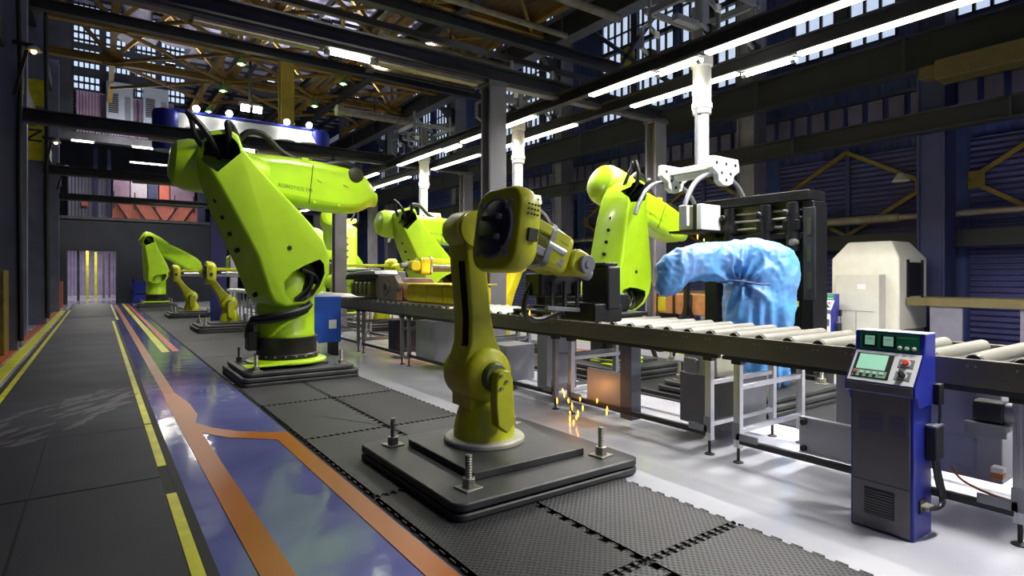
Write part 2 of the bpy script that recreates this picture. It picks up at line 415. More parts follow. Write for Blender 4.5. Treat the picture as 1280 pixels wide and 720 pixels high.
def lime_robot(name, label, B, T, D, W, detail=True, arm_y=(-.52,.16), fore_y=(.2,.78), fk=1.):
    r = thing(name, label, 'robot arm', (0,0,0), 'lime green welding robots')
    # foot, turret
    part('mounting_flange', MB().lathe([(.0,.0),(.60,.0),(.60,.035),(.52,.06),(.0,.06)], (0,0,.25), n=32).box(-.72,.1,-.58,-.3,.255,.275), LIME, r, bevel=.006)
    b = part('pedestal', MB().lathe([(0,0),(.47,0),(.47,.06),(.45,.08),(.45,.29),(.465,.31),(.465,.33),(0,.33)], (0,0,.31), n=36), mat('pedestal_black', (40,38,36), .4, .2, .2), r)
    if detail:
        for k in range(10):
            a = PI*.9+k*.32
            part('bolt', MB().cyl((.47*math.cos(a),.47*math.sin(a),.36),(.485*math.cos(a),.485*math.sin(a),.36),.018,n=6), BOLTM, b)
    part('turret', MB().lathe([(0,0),(.435,0),(.44,.03),(.43,.05),(.43,.62),(.42,.85),(.36,1.05),(.2,1.18),(0,1.2)], (0,.06,.64), n=36), LIME, r)
    fB = simil(ARM_B0, ARM_T0, B, T)
    # shoulder joint behind the arm
    part('shoulder_joint', MB().lathe([(0,-.3),(.36,-.3),(.40,-.25),(.40,.3),(.34,.42),(.3,.44),(0,.44)], (B[0],.22,B[1]), (0,1,0), n=32), LIME, r)
    sh = [.04,.08,.18,.24,.20,.14,.05]+[0]*13
    fr = [fB((p[0]+.88*s_, p[1]+.42*s_)) for p, s_ in zip(ARM_OUT, sh)]; re_ = [fB(p) for p in ARM_OUT]
    arm = part('lower_arm', MB().loft([[(a, arm_y[0], c) for a, c in fr], [(a, arm_y[1], c) for a, c in re_]]), LIME, r, bevel=.05, seg=4)
    bake(arm)
    cut(arm, [MB().prism([fB(p) for p in ARM_TOPCUT], 'y', -1.5, arm_y[1]-.12), MB().prism([fB(p) for p in ARM_BOTCUT], 'y', -1.5, arm_y[1]-.12)])
    # dark linings and the cables inside the two openings
    lt = [fB(p) for p in ARM_TOPCUT]; lb = [fB(p) for p in ARM_BOTCUT]
    ct = Vector((sum(p[0] for p in lt[:5])/5, sum(p[1] for p in lt[:5])/5)); cb = Vector((sum(p[0] for p in lb)/len(lb), sum(p[1] for p in lb)/len(lb)))
    inner = [(cb.x+(p[0]-cb.x)*.94, cb.y+(p[1]-cb.y)*.94) for p in lb]
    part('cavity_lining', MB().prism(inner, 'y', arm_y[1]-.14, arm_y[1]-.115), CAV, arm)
    part('joint_cap', MB().lathe([(0,0),(.2,0),(.24,.05),(.24,.2),(0,.2)], (cb.x-.05, arm_y[1]-.3, cb.y-.02), (0,1,0), n=24), LIME, arm)
    if detail:
        ang = math.atan2(T[1]-B[1], T[0]-B[0])
        # side screws and front hole
        for k in range(5):
            t = .12+.19*k
            p = fB((ARM_OUT[3][0]*(1-t)+ARM_OUT[1][0]*t+0.0, ARM_OUT[3][1]*(1-t)+ARM_OUT[1][1]*t)) if k < 4 else fB(ARM_OUT[4])
            n = Vector((math.cos(ang+PI/2), math.sin(ang+PI/2)))
            part('side_screw', MB().cyl((p[0]-n.x*.12,-.14,p[1]-n.y*.12),(p[0]-n.x*.045,-.18,p[1]-n.y*.045),.035,n=10), BLACK, arm)
        h = fB(tuple(loc2(362,310,YF)))
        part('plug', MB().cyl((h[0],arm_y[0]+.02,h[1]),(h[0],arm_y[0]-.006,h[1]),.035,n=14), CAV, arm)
        for (px,py) in ((330,180+54),(328,205),(385,262),(390,292)):
            h = fB(tuple(loc2(px,py,YF)))
        # cable loops in the lower opening and round the turret
        y = arm_y[0]+.14
        for k in range(4):
            o = .04*k
            pts = [fB(tuple(loc2(px,py,9.2))) for px, py in ((378,338),(392-2*k,343),(398-4*k,352),(392-4*k,364),(376-3*k,376))]
            part('cable', MB().tube([(p[0]-.0, y+.07*(k % 2), p[1]+o*.2) for p in pts], .034, 8), BLACK, arm)
        low = [fB(tuple(loc2(px,py,9.2))) for px, py in ((396,356),(384,374))]
        pts = [(low[0][0], -.3, low[0][1]),(low[1][0], -.42, low[1][1]),(.2,-.5,1.12),(-.15,-.53,1.02),(-.42,-.38,.98),(-.53,-.12,.93),(-.55,0,.72)]
        part('cable', MB().tube(pts, .045, 8), BLACK, r)
        part('cable', MB().tube([(p[0]-.03,p[1]+.05,p[2]-.07) for p in pts], .04, 8), BLACK, r)
        part('connector_box', MB().box(-.6,-.46,-.12,.12,.45,.75), BLACK, r, bevel=.015)
        part('cable_clip', MB().obox((low[0][0]-.02,-.36,low[0][1]-.05),(.1,.08,.1),Matrix.Rotation(.4,3,'Y')), LIME, arm, bevel=.01)
    # forearm : tapered housing with a rounded motor end, passing behind the lower arm
    fF = simil(FORE_D0, FORE_W0, D, W)
    fa = part('forearm', MB().prism([fF(p) for p in FORE_OUT], 'y', fore_y[0], fore_y[1]), LIME, r, bevel=.14, seg=4)
    dx = Vector((W[0]-D[0], 0, W[1]-D[1])).normalized(); k = ((Vector(W)-Vector(D)).length)/((Vector(FORE_W0)-Vector(FORE_D0)).length)
    R = .40*k*fk; yc = (fore_y[0]+fore_y[1])/2-.07
    part('motor_housing', MB().lathe([(0,-.42*k),(R*.55,-.41*k),(R*.82,-.35*k),(R*.97,-.2*k),(R,0),(R,.35*k),(R*.86,.75*k),(R*.7,.95*k),(0,.95*k)], (D[0]+.15*k,yc,D[1]+.06*k), dx, n=32), LIME, r)
    if detail:
        p0 = fF(tuple(loc2(388,200,YR))); p1 = fF(tuple(loc2(383,262,YR)))
        part('panel_seam', MB().bar((p0[0],fore_y[0]-.002,p0[1]-.1),(p1[0],fore_y[0]-.002,p1[1]+.08),.012,.01), CAV, fa)
        for (px,py) in ((395,226),(398,228),(427,232),(430,234),(420,258),(390,254),(350,250)):
            p = fF(tuple(loc2(px,py,YR))); part('screw', MB().cyl((p[0],fore_y[0]+.01,p[1]),(p[0],fore_y[0]-.012,p[1]),.022,n=10), LIME, fa)
        p = fF(tuple(loc2(441,221,YR)))
        part('cable_pocket', MB().lathe([(0,0),(.1,0),(.14,.03),(.1,.05),(0,.05)], (p[0],fore_y[0]-.02,p[1]), (0,1,0), n=20).xform(Matrix.Identity(4)), CAV, fa)
        x0 = fF(tuple(loc2(352,234,YR))); x1 = fF(tuple(loc2(380,239,YR)))
        an = -math.atan2(x1[1]-x0[1], x1[0]-x0[0])
        text('lettering', 'ROBOTICS TM', .085, ((x0[0]+x1[0])/2, fore_y[0]-.004, (x0[1]+x1[1])/2), (PI/2, -(-an), 0), mat('faded_ink', (96,110,24), .5), fa)
        # hose along the top of the forearm
        hp = [fF(tuple(loc2(px,py,YR))) for px, py in ((296,180),(310,168),(330,172),(352,193),(378,206),(400,209),(425,207),(440,214),(447,222))]
        ho = part('hose', MB().tube([(p[0], .32, p[1]+.03) for p in hp], .05, 8), BLACK, fa)
        p = fF(tuple(loc2(379,207,YR))); part('hose_clip', MB().box(p[0]-.06,p[0]+.06,.22,.42,p[1]-.02,p[1]+.11), LIME, ho, bevel=.01)
        a = fB(tuple(loc2(273,196,9.3))); e = fB(tuple(loc2(268,182,9.3)))
        for (pp, m) in ((((276,196),(262,178),(248,160),(232,142)),.042),(((288,190),(284,172),(281,158),(287,160),(300,176)),.045)):
            q = [fB(tuple(loc2(px,py,9.25))) for px, py in pp]
            part('cable', MB().tube([(p[0],[-.25,-.5,-.56,-.5,-.3][k2],p[1]) for k2, p in enumerate(q)], m, 8), BLACK, arm)
        q = [fB(tuple(loc2(px,py,9.25))) for px, py in ((262,190),(245,172),(238,150),(233,141))]
        part('cable', MB().tube([(p[0],[-.2,-.36,-.42,-.4][k2],p[1]) for k2, p in enumerate(q)], .036, 8), BLACK, arm)
    # wrist tool end
    w = Vector((W[0],yc,W[1]))
    part('wrist_flange', MB().cyl(w+dx*.05*k, w+dx*.24*k, .15*k, .13*k, n=20), LIME, r)
    return r
RB = lime_robot('welding_robot', 'largest lime green robot arm in the left foreground, its forearm stretched right under black hoses', ARM_B0, ARM_T0, FORE_D0, FORE_W0)
RB.location = (BX, BY, 0)
# same robot, nearer upright pose, behind the conveyor
def place(o, x, y, rz, s=1.): o.location = (x, y, 0); o.rotation_euler.z = rz; o.scale = (s,)*3
R5 = lime_robot('welding_robot', 'far lime robot standing left by the dark back wall with its arm drooping right', (.05,1.5), (-.3,3.35), (-.42,3.3), (1.9,1.95), False)
place(R5, 2.4, 34.2, 0)
dup(R5, (7.2, 33.5, 0), PI, 'lime robot at the far end of the second row, its arm drooping left')
R10 = lime_robot('welding_robot', 'bright lime robot with upright arm right behind the conveyor, beside the blue covered robot', (-.12,1.58), (.12,3.6), (.1,3.74), (2.44,2.92), True, fk=1.2)
place(R10, 7.0, 6.85, math.radians(0), .82)
R7 = lime_robot('welding_robot', 'lime robot leaning left behind the engine, partly hidden by the front yellow robot', ARM_B0, ARM_T0, FORE_D0, FORE_W0, True)
place(R7, 7.3, 13.9, 0, .9)
R8 = dup(R10, (7.2, 20.6, 0), math.radians(70), 'dim lime robot turned away behind the tip of the big lime robot forearm', scale=.95)
R9 = dup(R5, (7.4, 24.6, 0), math.radians(-60), 'second dim lime robot in the back row, right of the turned away one', scale=.95)

# ================================================================ yellow robots
def yellow_robot(label, B, T, E, pitch, L, gripper=False, detail=True, ey=-.4):
    r = thing('handling_robot', label, 'robot arm', (0,0,0), 'yellow handling robots')
    Y1 = mat('robot_yellow', (182,186,20), .42, 0, .14, 6., .1, coat=.15)
    part('base_ring', MB().lathe([(0,0),(.345,0),(.345,.03),(.33,.045),(0,.045)], (0,0,.195), n=40), RING, r, bevel=.004)
    part('foot', MB().lathe([(0,0),(.262,0),(.262,.05),(.25,.13),(.225,.22),(.2,.3),(.17,.36),(0,.38)], (0,0,.24), n=36), Y1, r)
    b = Vector((B[0],0,B[1])); t = Vector((T[0],0,T[1])); d = (t-b).normalized(); n = Vector((d.z,0,-d.x))
    part('shoulder_housing', MB().lathe([(0,-.24),(.13,-.24),(.15,-.22),(.2,-.2),(.225,-.16),(.225,.2),(.2,.25),(.12,.27),(0,.27)], b, (0,1,0), n=36).box(b.x-.15,b.x+.15,-.12,.18,.5,b.z), Y1, r)
    part('shoulder_cap', MB().lathe([(0,-.03),(.1,-.03),(.12,0),(.12,.03),(0,.03)], b+Vector((0,-.26,0)), (0,1,0), n=28), mat('joint_grey', (96,104,60), .45, .2, .1), r)
    # bolted bracket in front of the shoulder
    bk = part('bracket', MB().prism([(b.x-.07,b.z-.02),(b.x-.05,b.z+.05),(b.x+.0,b.z+.075),(b.x+.06,b.z+.06),(b.x+.085,b.z),(b.x+.1,b.z-.22),(b.x+.11,.4),(b.x+.03,.33),(b.x-.06,.4),(b.x-.075,b.z-.2)], 'y', -.39, -.29), Y1, r, bevel=.012)
    part('bracket_arm', MB().cyl((b.x,-.3,b.z),(b.x,-.2,b.z),.06,n=20), Y1, r)
    if detail:
        for k in range(3): part('bolt', MB().cyl((b.x-.03+.05*(k % 2),-.39,b.z+.03-.05*k),(b.x-.03+.05*(k % 2),-.405,b.z+.03-.05*k),.014,n=8), BOLTM, bk)
    L1 = (t-b).length
    out = []
    for (u, w) in ((-.02,-.215),(.12,-.2),(.28,-.125),(.5,-.1),(L1-.1,-.1),(L1,-.09),(L1,.085),(L1-.15,.09),(.5,.095),(.3,.12),(.12,.19),(-.02,.21)):
        p = b+d*u+n*w; out.append((p.x, p.z))
    arm = part('lower_arm', MB().prism(out, 'y', -.13, .17), Y1, r, bevel=.025, seg=3)
    if detail:
        bake(arm)
        R = Matrix(((n.x,0,d.x),(0,1,0),(n.z,0,d.z)))
        mid = b+d*(L1*.5)
        cut(arm, [MB().obox(mid-n*.1+Vector((0,-.035,0)), (.16,.1,L1*.58), R)])
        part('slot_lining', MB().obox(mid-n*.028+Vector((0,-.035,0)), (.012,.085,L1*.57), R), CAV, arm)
    # elbow
    el = part('elbow_joint', MB().lathe([(0,-.16),(.15,-.16),(.15,-.14),(.135,-.13),(.135,-.10),(.155,-.09),(.155,.12),(.135,.15),(.135,.19),(.1,.21),(0,.21)], t, (0,1,0), n=32), Y1, r)
    # forearm
    e = Vector((E[0], ey, E[1])); u = Vector((math.cos(pitch),0,-math.sin(pitch))); w = Vector((math.sin(pitch),0,math.cos(pitch)))
    Mx = Matrix(((u.x,0,w.x,e.x),(0,1,0,e.y),(u.z,0,w.z,e.z),(0,0,0,1)))
    ph = pitch*.35; uh = Vector((math.cos(ph),0,-math.sin(ph))); wh = Vector((math.sin(ph),0,math.cos(ph)))
    Mh = Matrix(((uh.x,0,wh.x,e.x),(0,1,0,e.y),(uh.z,0,wh.z,e.z),(0,0,0,1)))
    def hp(name, mb, m, par, **k): return part(name, mb.xform(Mh), m, par, **k)
    def fp(name, mb, m, par, **k): return part(name, mb.xform(Mx), m, par, **k)
    rr = lambda u0, y, z, rad: [(u0, a, c) for a, c in rrect(-y, y, -z, z, rad)]
    ho = hp('elbow_housing', MB().loft([rr(-.19,.29,.305,.16),rr(-.15,.31,.32,.17),rr(-.06,.305,.315,.16),rr(.02,.26,.27,.14),rr(.07,.18,.2,.1)]), Y1, r, bevel=.01)
    mo = hp('motor_cover', MB().lathe([(0,-.03),(.2,-.03),(.215,-.02),(.215,.0),(0,0)], (-.185,0,.0), (1,0,0), n=36), NAVY, ho)
    if detail:
        hp('cover_rim', MB().lathe([(.215,-.02),(.23,-.02),(.23,.01),(.215,.01),(.215,-.02)], (-.19,0,0), (1,0,0), n=36), GREYMET, ho)
        for k in range(4):
            a = PI/4+PI/2*k
            hp('latch', MB().bar((-.2,.2*math.cos(a),.2*math.sin(a)),(-.2,.28*math.cos(a),.28*math.sin(a)),.03,.03), GREYMET, ho)
        for zz in (.08,-.07):
            c = hp('cover_bolt', MB().bar((-.225,.14,zz),(-.225,-.08,zz),.02,.028), BLACK, ho); hp('bolt_head', MB().cyl((-.215,-.09,zz),(-.245,-.09,zz),.022,n=12), GREYMET, ho)
        hp('side_window', MB().box(-.12,-.04,-.335,-.3,-.09,.0), CAV, ho)
        for a in range(3):
            for c in range(4): hp('rivet', MB().cyl((-.14+.028*c,-.33,.1+.035*a),(-.14+.028*c,-.318,.1+.035*a),.008,n=6), BLACK, ho)
    for (yy, zz, ra, m) in ((-.13,.1,.04,Y1),(.13,.1,.04,Y1),(-.13,-.08,.035,GREYMET),(.1,-.08,.04,BLACK)):
        fp('guide_rod', MB().box(.04,L-.18,yy-ra,yy+ra,zz-ra,zz+ra), m, r, bevel=.01)
    fp('cylinder_rod', MB().cyl((.2,-.16,.0),(L-.2,-.16,.0),.028,n=14), ALU, r)
    wr = fp('wrist_housing', MB().loft([rr(L-.36,.15,.14,.06),rr(L-.32,.17,.17,.07),rr(L-.14,.16,.16,.07),rr(L-.1,.11,.12,.05)]), Y1, r, bevel=.01)
    fp('wrist_collar', MB().loft([rr(L-.38,.175,.175,.07),rr(L-.34,.18,.18,.07)]), GREYMET, wr)
    fk = fp('wrist_fork', MB().prism(rrect(L-.12,L+.1,-.1,.1,.08), 'y', -.17, .17), Y1, r, bevel=.02)
    fp('wrist_disc', MB().cyl((L+.02,-.175,0),(L+.02,-.215,0),.075,n=24), GREYMET, fk, bevel=.006)
    fp('wrist_hub', MB().cyl((L+.02,-.21,0),(L+.02,-.225,0),.03,n=16), GREYMET, fk)
    tw = fp('tool_flange', MB().cyl((L+.08,0,0),(L+.24,0,0),.06,.05,n=18), GREYMET, r)
    return r, Mx
def yplace(o, x, y, rz): o.location = (x, y, 0); o.rotation_euler.z = rz
RF, MF = yellow_robot('nearest yellow robot with a round navy motor cover, standing on the front base plate', (-.06,.77), (-.17,1.98), (-.10,1.92), math.radians(23), .58, ey=-.6)
def fpx(name, mb, m, par, **k): return part(name, mb.xform(MF), m, par, **k)
# black gripper of the front robot
gb = part('gripper_body', MB().box(.86,1.02,-.62,-.28,1.3,1.68), mat('gripper_black', (40,40,43), .42, .1, .15), RF, bevel=.02)
part('gripper_cap', MB().box(.84,1.0,-.6,-.3,1.68,1.71), BLACK, gb, bevel=.008)
part('gripper_jaw', MB().box(.72,.9,-.6,-.2,1.2,1.36), BLACK, gb, bevel=.015)
part('gripper_jaw', MB().box(.98,1.16,-.5,-.2,1.18,1.34), BLACK, gb, bevel=.015)
rk = part('gripper_rack', MB().bar((.32,-.45,1.33),(.68,-.45,1.30),.035,.035), GREYMET, RF, bevel=.004)
part('rack_bar', MB().bar((.32,-.2,1.33),(.68,-.2,1.30),.035,.035), GREYMET, rk, bevel=.004)
for k in range(3):
    x = .38+.14*k
    part('rack_upright', MB().bar((x,-.45,1.33),(x,-.45,1.55),.025,.025).bar((x,-.45,1.33),(x,-.2,1.33),.025,.025), DARKST, rk)
part('valve_block', MB().box(.28,.74,-.42,-.2,1.42,1.62), BLACK, RF, bevel=.02)
part('air_hose', MB().tube([(.32,-.3,1.58),(.25,-.25,1.4),(.3,-.2,1.25),(.55,-.1,1.2),(.9,-.1,1.3)], .025, 8), BLACK, RF)
yplace(RF, 2.7, 4.2, 0)
RY, _ = yellow_robot('small yellow robot farther down the left row, nearer of the two, its arm level', (-.03,.77), (-.62,1.66), (-.5,1.67), .01, 1.75)
yplace(RY, 3.15, 18.7, 0)
dup(RY, (2.95, 25.4, 0), 0, 'small yellow robot farther down the left row, behind its twin')
RM, _ = yellow_robot('yellow robot facing left behind the yellow casting, lit orange, arm over the conveyor', (-.03,.77), (-.5,1.8), (-.4,1.79), .0, 2.2)
yplace(RM, 6.9, 10.2, PI)
dup(RM, (6.9, 16.4, 0), PI, 'yellow robot facing left behind the engine, arm level over the far conveyor')
# ================================================================ roller conveyors
def conveyor(y0, n, label, legs=True):
    L = 2.15; r = thing('roller_conveyor', label, 'conveyor', (4.95, y0+L/2, 0), 'roller conveyor sections of the main line')
    y1 = y0+L-.006
    for k, (x, s) in enumerate(((4.4,1),(5.5,-1))):
        m = MB().prism([(x,.91),(x+s*.05,.91),(x+s*.05,.925),(x+s*.012,.925),(x+s*.012,1.065),(x+s*.05,1.065),(x+s*.05,1.08),(x,1.08)], 'y', y0, y1)
        rail = part('side_rail', m, RAILM, r, bevel=.003)
        if k == 0 and n < 4:
            part('joint_plate', MB().box(x-.004,x,y1-.08,y1,.925,1.065), RAILM, rail)
            for q in range(9):
                yy = y0+.12+.24*q
                for e_ in (-.02,.02): part('rivet', MB().cyl((x-.005,yy+e_,1.035),(x+.002,yy+e_,1.035),.007,n=6), BOLTM, rail)
        part('lower_rail', MB().box(x+s*.0,x+s*.05,y0+.02,y1-.02,.875,.905), DARKST, r)
    nr = 9
    for q in range(nr):
        yy = y0+.12+.2389*q
        ro = part('roller', MB().lathe([(0,0),(.045,0),(.052,.008),(.052,.992),(.045,1.0),(0,1.0)], (4.45,yy,1.062), (1,0,0), n=20), ROLL, r)
        part('roller_end', MB().cyl((4.425,yy,1.062),(4.4485,yy,1.062),.044,n=18), BLACK, ro)
    for (x, s) in ((4.43,1),(5.44,-1)):
        for yy in (y0+.14, y1-.14):
            l = part('leg', MB().box(x-.0,x+.055,yy-.03,yy+.03,.13,.88).box(x-.004,x+.059,yy-.012,yy+.012,.13,.88), ALU if n < 2 else GREYMET, r, bevel=.003)
            part('leveling_foot', MB().cyl((x+.027,yy,.012),(x+.027,yy,.14),.013,n=10).lathe([(0,0),(.045,0),(.045,.006),(.02,.018),(0,.02)], (x+.027,yy,.0), n=16), DARKST, l)
            part('leg_cap', MB().box(x-.012,x+.067,yy-.045,yy+.045,.84,.89), BLACK, l, bevel=.004)
            if n < 3 and s == 1:
                part('bracket', MB().box(x-.012,x-.002,yy-.035,yy+.035,.20,.34).box(x-.012,x+.0,yy-.2 if yy > y0+1 else yy,yy if yy > y0+1 else yy+.2,.2,.26), GREYMET, l, bevel=.003)
        part('stretcher', MB().box(x,x+.05,y0+.16,y1-.16,.165,.21), DARKST, r, bevel=.003)
    for yy in (y0+.14, y1-.14):
        part('cross_brace', MB().box(4.48,5.44,yy-.02,yy+.02,.25,.29).box(4.48,5.44,yy-.02,yy+.02,.62,.66), ALU if n < 2 else GREYMET, r, bevel=.003)
    return r
names = ['first roller conveyor section, behind the blue control panel at the right edge','second roller conveyor section, left of the control panel, before the blue cover','third roller conveyor section, right behind the gripper of the nearest yellow robot','fourth roller conveyor section, carrying the right half of the yellow casting','fifth roller conveyor section, with the engine end on it','sixth roller conveyor section, just right of the big lime robot','far roller conveyor section hidden behind the big lime robot','far roller conveyor section left of the big lime robot legs','distant roller conveyor section near the small yellow robots','distant roller conveyor section at the end of the line']
CV = []
for k in range(6): CV.append(conveyor(.92+2.15*k-.0, k, names[k]))
for k in range(6, 10): dup(CV[5], (4.95, .92+2.15*k+1.075, 0), 0, names[k])
# closer end section that leaves the frame on the right
conveyor(.92-2.15, 0, 'roller conveyor section leaving the picture at the right edge')
# ---------------------------------------------------------------- cabinets under the conveyor
def cab(name, label, box, m=CABGREY, recess=(), cat='cabinet', bev=.008):
    x0, x1, y0, y1, z0, z1 = box
    r = thing(name, label, cat, ((x0+x1)/2,(y0+y1)/2,z0))
    o = part('body', MB().box(*box), m, r, bevel=bev)
    for (a, b, c, d) in recess:
        f = MB().box(x0-.006,x0-.001,a,b,c,c+.012).box(x0-.006,x0-.001,a,b,d-.012,d).box(x0-.006,x0-.001,a,a+.012,c,d).box(x0-.006,x0-.001,b-.012,b,c,d)
        part('panel_frame', f, m, o)
    return r
def at_c(px, X=4.5): return at_x(px, 400, X).y
c1 = cab('drive_cabinet', 'tall grey sheet metal cabinet under the conveyor left of the control panel', (4.52,5.3,1.80,2.15,.24,.9), CABGREY, ((1.85,2.10,.78,.86),(1.85,1.99,.3,.5)))
c2 = cab('cover_box', 'low grey box with a bright rim at the conveyor foot, left of the control panel', (4.47,4.515,1.84,2.40,.22,.5), CABGREY, bev=.004)
part('rim', MB().box(4.46,4.47,1.84,2.40,.49,.5).box(4.46,4.47,1.84,2.4,.22,.23), ALU, c2)
for zz in (.26,.46): part('knob', MB().cyl((4.44,2.36,zz),(4.47,2.36,zz),.022,n=14), BLACK, c2)
cab('drive_cabinet', 'wide grey sheet metal cabinet under the conveyor right of the control panel', (4.56,5.3,1.17,1.60,.3,.885), CABGREY, ((1.30,1.54,.80,.86),(1.30,1.52,.36,.56)))
cab('frame_post', 'thick dark navy post of the conveyor just left of the control panel', (4.40,4.5,1.74,1.82,.02,.9), mat('navy_post', (26,28,44), .5, .2), cat='post')
mt = thing('drive_motor', 'small grey drive motor on a bracket under the conveyor at the right edge', 'motor', (4.47,1.2,.7))
part('motor_body', MB().prism(rrect(4.41,4.55,.70,.83,.03), 'y', 1.13, 1.28), DARKST, mt, bevel=.008)
part('motor_end', MB().lathe([(0,0),(.06,0),(.065,.02),(.06,.05),(0,.05)], (4.48,1.13,.765), (0,-1,0), n=20), GREYMET, mt)
part('mounting_bracket', MB().box(4.4,4.56,1.11,1.32,.655,.695).box(4.4,4.42,1.11,1.32,.62,.66), GREYMET, mt, bevel=.003)
sb = thing('sensor_box', 'small white and orange sensor box beside the right cabinet under the conveyor', 'sensor', (4.48,1.17,.36))
part('case', MB().box(4.45,4.52,1.14,1.2,.395,.43), WHITEP, sb, bevel=.004); part('orange_base', MB().box(4.45,4.52,1.14,1.2,.36,.395), ORANGE, sb, bevel=.004)
solo('cable', MB().tube([(4.5,1.42,.36),(4.46,1.34,.30),(4.45,1.2,.26),(4.45,1.05,.25)], .007, 6), ORANGE, 'thin orange cable running along the conveyor foot right of the control panel', 'cable')
g3 = cab('guard_panel', 'grey guard panel glowing orange from the sparks, under the conveyor behind the rear bolt', (4.50,4.54,4.32,4.86,.14,.56), CABGREY, cat='panel')
cab('support_post', 'wide grey support post under the conveyor between the sparks and the bright window', (4.47,4.62,4.16,4.32,.1,.9), mat('post_grey', (96,98,110), .45, .2, .1), cat='post')
g4 = cab('control_box', 'pale grey gear box below the conveyor, left of its bright aluminium leg', (4.62,4.95,3.25,3.62,.66,.86), RING, cat='box')
part('dial', MB().box(4.58,4.62,3.45,3.60,.66,.82), GREYMET, g4, bevel=.02)
cab('drive_cabinet', 'low grey cabinet below the pale gear box under the conveyor', (4.85,5.35,3.2,3.85,.12,.62), mat('cab_dim', (110,112,120), .45, .2, .1))
cab('drive_cabinet', 'grey cabinet with two dark windows under the conveyor section right of the big lime robot', (4.55,5.2,8.6,9.3,.14,.82), CABGREY, ((8.7,8.95,.5,.72),(9.0,9.2,.5,.72)))
for k, (y, h, w, lb) in enumerate(((6.6,.5,.45,'plain grey box low under the conveyor behind the nearest yellow robot'),(7.65,.42,.4,'dark grey box low under the conveyor left of the nearest yellow robot'),(10.3,.6,.3,'dark navy panel under the conveyor beside the blue cabinet'),(5.7,.75,.2,'narrow grey cabinet under the conveyor right of the nearest yellow robot'))):
    cab('drive_cabinet', lb, (4.6,5.1,y,y+w,.12,.12+h), [CABGREY, DARKST, NAVY, CABGREY][k])
# ================================================================ things riding on the conveyor
cs = thing('casting', 'long yellow machine casting lying on the conveyor left of the nearest yellow robot', 'casting', (4.95,8.9,1.115))
part('casting_body', MB().prism([(8.02,1.116),(9.75,1.116),(9.82,1.2),(9.82,1.36),(9.7,1.43),(8.1,1.43),(8.02,1.38)], 'x', 4.6, 5.3), CARGOY, cs, bevel=.03)
part('top_plate', MB().box(4.5,5.4,8.0,9.88,1.43,1.455), CARGOY, cs, bevel=.005)
for yy in (8.4,9.0,9.5): part('rib', MB().box(4.585,4.6,yy,yy+.03,1.15,1.41), CARGOY, cs)
en = thing('engine', 'grey brown cast engine with fins on the conveyor between the lime robot and yellow casting', 'engine', (4.95,10.6,1.115))
part('end_plate', MB().prism([(10.0,1.12),(10.9,1.12),(11.0,1.2),(11.0,1.5),(10.85,1.6),(10.1,1.6),(10.0,1.5),(9.92,1.46),(9.92,1.36),(10.0,1.32)], 'x', 4.5, 4.62), RUST, en, bevel=.015)
part('hub', MB().cyl((4.5,10.45,1.37),(4.47,10.45,1.37),.12,n=20), RUST, en, bevel=.01); part('bore', MB().cyl((4.472,10.45,1.37),(4.462,10.45,1.37),.07,n=18), CAV, en)
part('crankcase', MB().prism(rrect(4.62,5.3,1.13,1.55,.12), 'y', 10.0, 12.6), RUST, en, bevel=.02)
for k in range(5): part('fin', MB().prism(rrect(4.5,4.7,1.18,1.46,.05), 'y', 11.3+.24*k, 11.42+.24*k), mat('fin_olive', (140,136,84), .45, .3), en, bevel=.01)
part('cylinder_head', MB().prism([(11.0,1.5),(12.9,1.5),(12.8,1.62),(11.1,1.68)], 'x', 4.55, 5.2), BLACK, en, bevel=.02)
part('head_cover', MB().prism([(11.0,1.62),(12.6,1.62),(12.5,1.66),(11.1,1.70)], 'x', 4.5, 5.0), ALU, en, bevel=.01)
pt = thing('pallet_tray', 'black workpiece tray on the rollers below the gripper of the nearest yellow robot', 'tray', (4.95,5.3,1.115))
part('tray_base', MB().box(4.5,5.4,4.75,6.3,1.116,1.16), BLACK, pt, bevel=.01)
part('workpiece', MB().prism(rrect(4.6,5.3,1.16,1.38,.06), 'y', 4.95, 5.75), mat('black_part', (36,36,38), .4, .2, .2), pt, bevel=.02)
part('workpiece_cap', MB().cyl((4.7,5.9,1.16),(4.7,5.9,1.36),.1,n=18), BLACK, pt)
# sparks falling between robot and conveyor : each glowing fleck
for k in range(26):
    if k < 6: p = at_x([662,690,718,742,752,765][k], [398,400,396,394,399,396][k], 4.36); p.z += .06
    else:
        q = [(704,492),(727,503),(705,498),(715,512),(722,526),(712,520),(719,532),(760,520),(760,516),(746,505),(728,514),(714,528),(733,540),(698,505),(721,521),(711,505),(880,300),(872,296),(886,306),(866,310),][k-6]
        p = at_x(q[0]+random.uniform(-2,2), q[1]-4, 4.2) if q[1] > 400 else at_x(q[0], q[1], 7.0)
    h = random.uniform(.02,.045)
    solo('spark', MB().lathe([(0,-h),(.006,-h*.4),(.009,0),(.005,h*.6),(0,h)], p, n=8), SPARK, 'small orange welding spark %s' % ('above the conveyor rail' if k < 6 else 'falling by the guard panel' if k < 22 else 'flying at the lime robot tip'), 'spark', ['sparks on the rail','sparks by the guard panel','sparks at the robot tip'][0 if k < 6 else 1 if k < 22 else 2])
